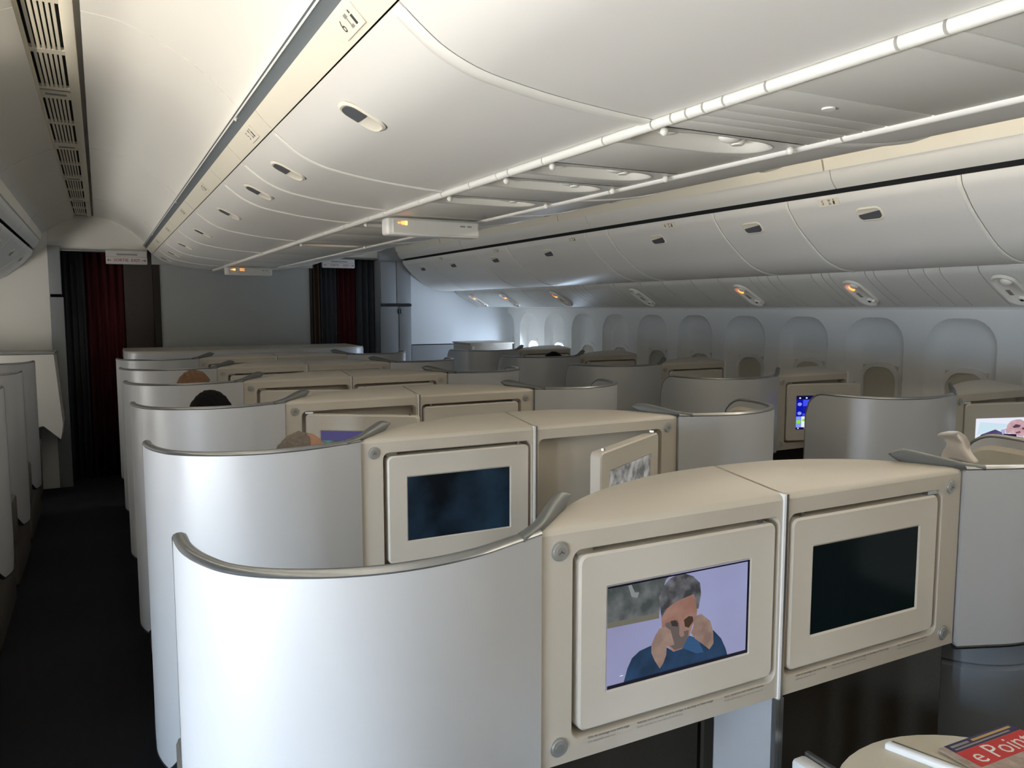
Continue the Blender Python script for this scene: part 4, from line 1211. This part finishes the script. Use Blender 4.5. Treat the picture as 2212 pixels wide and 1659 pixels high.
put('end_panel_cap', box(-0.092, -0.080, -0.30, 0.355, 0.0, 0.70, TRIM, 0.004), tb)

mg = empty('magazine', (1.474, 0.752, TZ + 0.001), (0, 0, math.radians(-2)))
tag(mg, 'magazine with red Point masthead lying on the round side table', 'magazine')
put('pages', box(-0.095, 0.115, -0.135, 0.135, 0.0, 0.006, MAGWHITE, 0.001, 1), mg)
def ly(x0, x1, y0, y1, z, m, nm): put(nm, box(x0, x1, y0, y1, z, z + 0.0004, m), mg)
ly(-0.095, 0.115, -0.135, 0.135, 0.0062, MAGPHOTO, 'cover_photo')
ly(-0.080, 0.115, 0.060, 0.110, 0.0067, MAGRED, 'masthead')
ly(-0.080, 0.115, 0.111, 0.135, 0.0067, MAGBLUE, 'top_strip')
ly(-0.012, 0.105, 0.123, 0.129, 0.0072, MAGGOLD, 'headline'); ly(-0.072, -0.022, 0.123, 0.129, 0.0072, INKG, 'headline'); ly(-0.072, 0.09, 0.115, 0.119, 0.0072, INKG, 'headline')
put('masthead_lettering', text_mesh('e Point', 0.058, MAGWHITE, 'LEFT'), mg, (-0.068, 0.084, 0.0073))

# crumpled paper tissue standing behind the near right wing
V = []; F = []
cols, rows = 14, 16
TL = [(0, -0.50, 0.50), (0.3, -0.44, 0.36), (0.55, -0.40, 0.24), (0.68, -0.47, 0.15), (0.84, -0.70, 0.05), (0.93, -0.62, -0.06), (1.0, -0.42, -0.18)]
def tis(u, v):
    for (v0, l0, r0), (v1, l1, r1) in zip(TL, TL[1:]):
        if v <= v1: break
    f = (v - v0) / (v1 - v0)
    L, R = l0 + (l1 - l0) * f, r0 + (r1 - r0) * f
    x = (L + (R - L) * u) * 0.100
    y = 0.012 * math.sin(u * 7 + v * 2.5) + 0.006 * math.sin(v * 9 + u * 5) + 0.03 * (u - 0.5) ** 2 - 0.02 * v * v
    return (x, y, 0.084 * v + 0.004 * math.sin(u * 6))
for j in range(rows + 1):
    for i in range(cols + 1): V.append(tis(i / cols, j / rows))
for j in range(rows):
    for i in range(cols): F.append((j * (cols + 1) + i, j * (cols + 1) + i + 1, (j + 1) * (cols + 1) + i + 1, (j + 1) * (cols + 1) + i))
ti = put('paper_tissue', mesh(V, F, PAPER, 180), None, (2.055, 1.300, 1.166), (0, 0, math.radians(-28)))
ti.modifiers.new('thick', 'SOLIDIFY').thickness = 0.0012
tag(ti, 'crumpled paper tissue poking up behind the right-aisle wing of the nearest row', 'tissue')

# ------------------------------------------------------------------ passengers
def skin_mesh(verts, edges, radii, root, extra=None, voxel=0.009, material=None):
    me = bpy.data.meshes.new('p'); me.from_pydata(verts, edges, []); me.update()
    o = bpy.data.objects.new('p', me); COL.objects.link(o)
    sk = o.modifiers.new('s', 'SKIN'); sk.use_smooth_shade = True
    for i, r in enumerate(radii):
        me.skin_vertices[0].data[i].radius = (r, r) if not isinstance(r, tuple) else r
    me.skin_vertices[0].data[root].use_root = True
    sb = o.modifiers.new('b', 'SUBSURF'); sb.levels = 1
    dg = bpy.context.evaluated_depsgraph_get(); dg.update()
    out = bpy.data.meshes.new_from_object(o.evaluated_get(dg))
    bpy.data.objects.remove(o)
    if extra:
        bm = bmesh.new(); bm.from_mesh(out)
        for e in extra: bm.from_mesh(e)
        bm.to_mesh(out); bm.free()
        o = bpy.data.objects.new('p', out); COL.objects.link(o)
        rm = o.modifiers.new('r', 'REMESH'); rm.mode = 'VOXEL'; rm.voxel_size = voxel
        sm = o.modifiers.new('sm', 'SMOOTH'); sm.iterations = 3; sm.factor = 0.5
        dg = bpy.context.evaluated_depsgraph_get(); dg.update()
        out2 = bpy.data.meshes.new_from_object(o.evaluated_get(dg))
        bpy.data.objects.remove(o)
        out = out2
    out.materials.clear()
    if material: out.materials.append(material)
    out.shade_smooth()
    return out
def xform(me, M):
    me.transform(M); return me
# local: y forward, origin on the floor under the hips; reclining sitter
HC = Vector((0, -0.275, 1.125))                  # head centre
def person_meshes():
    J = [(0, 0.0, 0.58), (0, -0.10, 0.74), (0, -0.19, 0.88), (0, -0.245, 0.975), (0, -0.262, 1.02), (0, -0.27, 1.07),          # 0 pelvis..5 skull base
         (0.085, 0.05, 0.56), (0.10, 0.31, 0.56), (0.10, 0.31, 0.16), (0.10, 0.40, 0.085),                                        # 6-9 left leg
         (-0.085, 0.05, 0.56), (-0.10, 0.31, 0.56), (-0.10, 0.31, 0.16), (-0.10, 0.40, 0.085),                                     # 10-13 right leg
         (0.165, -0.20, 0.93), (0.205, -0.05, 0.70), (0.12, 0.15, 0.655), (-0.165, -0.20, 0.93), (-0.205, -0.05, 0.70), (-0.12, 0.15, 0.655)]  # arms 14-19
    E = [(0, 1), (1, 2), (2, 3), (3, 4), (4, 5), (0, 6), (6, 7), (7, 8), (8, 9), (0, 10), (10, 11), (11, 12), (12, 13), (3, 14), (14, 15), (15, 16), (3, 17), (17, 18), (18, 19)]
    Rr = [0.13, 0.125, 0.135, 0.095, 0.055, 0.052, 0.088, 0.062, 0.04, 0.034, 0.088, 0.062, 0.04, 0.034, 0.055, 0.042, 0.03, 0.055, 0.042, 0.03]
    ex = []
    def blob(r, sx, sy, sz, c):
        m = sphere(r, sx, sy, sz); m.transform(Matrix.Translation(c)); ex.append(m)
    blob(0.092, 0.84, 1.04, 1.15, HC)                        # cranium
    blob(0.062, 0.92, 1.0, 1.1, HC + Vector((0, 0.025, -0.062)))   # jaw
    blob(0.016, 0.9, 1.3, 1.5, HC + Vector((0, 0.098, -0.022)))   # nose
    blob(0.030, 1.5, 0.5, 0.35, HC + Vector((0, 0.082, 0.014)))   # brow
    blob(0.018, 1.3, 0.5, 0.5, HC + Vector((0, 0.084, -0.058)))   # lips
    for sgn in (-1, 1):
        blob(0.022, 0.35, 0.8, 1.3, HC + Vector((0.080 * sgn, -0.004, -0.012)))   # ears
        # hand: palm plus five fingers lying on the lap
        base = Vector((0.12 * sgn, 0.15, 0.655))
        blob(0.036, 0.9, 1.1, 0.45, base + Vector((-0.01 * sgn, 0.045, -0.004)))
        for f in range(4):
            for q in range(3): blob(0.0095, 0.9, 1.5, 0.9, base + Vector(((-0.033 + f * 0.0205 - 0.004) * 1.0, 0.085 + q * 0.020 + (0.006 if f in (1, 2) else 0), -0.006 - 0.006 * q)))
        for q in range(3): blob(0.0105, 1.0, 1.4, 0.9, base + Vector((-0.045 * sgn - 0.006 * sgn * q, 0.03 + 0.018 * q, -0.004)))
    body = skin_mesh(J, E, Rr, 0, ex, 0.0085, SKIN)
    shirtR = [0.142, 0.137, 0.147, 0.107, 0.066, 0.060] + [0.0] * 8 + [0.068, 0.054, 0.042, 0.068, 0.054, 0.042]
    keep = [0, 1, 2, 3, 4, 14, 15, 16, 17, 18, 19]
    mp = {k: i for i, k in enumerate(keep)}
    sh = skin_mesh([J[k] for k in keep], [(mp[a], mp[b]) for a, b in E if a in mp and b in mp], [shirtR[k] for k in keep], 0, None, 0.01, SHIRT)
    keep = [0, 6, 7, 8, 10, 11, 12]
    trR = {0: 0.146, 6: 0.102, 7: 0.076, 8: 0.054, 10: 0.102, 11: 0.076, 12: 0.054}
    mp = {k: i for i, k in enumerate(keep)}
    tr = skin_mesh([J[k] for k in keep], [(mp[a], mp[b]) for a, b in E if a in mp and b in mp], [trR[k] for k in keep], 0, None, 0.01, TROUS)
    return body, sh, tr
BODY, SHIRTM, TROUSM = person_meshes()
def hair_mesh(m, seed, recede=0.0, lift=0.012):
    rnd = random.Random(seed)
    bm = bmesh.new(); bmesh.ops.create_icosphere(bm, subdivisions=5, radius=1.0)
    dead = []
    for v in bm.verts:
        d = v.co.normalized()
        # hairline: higher in front, covers the back of the skull
        line = 0.42 + recede if d.y > 0.25 else (-0.30 if d.y < -0.2 else -0.30 + (0.72 + recede) * (d.y + 0.2) / 0.45)
        if d.z < line: dead.append(v)
        k = 1 + 0.022 * math.sin(d.x * 15 + seed) * math.sin(d.y * 13 + d.z * 9) + 0.010 * math.sin(d.x * 47 + d.y * 39) + rnd.uniform(-0.004, 0.004)
        v.co = Vector((d.x * (0.092 * 0.84 + lift) * k, d.y * (0.092 * 1.04 + lift) * k, d.z * (0.092 * 1.15 + lift) * k))
    bmesh.ops.delete(bm, geom=dead, context='VERTS')
    me = bpy.data.meshes.new('h'); bm.to_mesh(me); bm.free(); me.materials.append(m); me.shade_smooth()
    return me
def person(x, y, topz, hair, label, seed, yaw=0.0, recede=0.0, pitch=0.0):
    o = put('person', BODY, None, (x, y + 0.275, topz - (HC.z + 0.118)))
    tag(o, label, 'person', 'seated passengers')
    put('shirt', SHIRTM, o); put('trousers', TROUSM, o)
    h = put('hair', hair_mesh(hair, seed, recede), o, HC, (pitch, 0, yaw))
    return o
person(0.555, 2.47, 1.203, HAIR_G, 'grey-haired seated passenger, forehead showing over the second wing', 3, -0.9, 0.30, 0.85)
person(0.39, 3.44, 1.243, HAIR_K, 'black-haired seated passenger seen over the wing ahead of the grey-haired one', 8)
person(0.425, 4.44, 1.256, HAIR_B, 'brown-haired seated passenger two rows ahead of the grey-haired one', 5, -0.6, 0.05)
person(3.18, 5.38, 1.235, HAIR_K, 'dark-haired passenger in a right window seat, only the crown showing', 12)
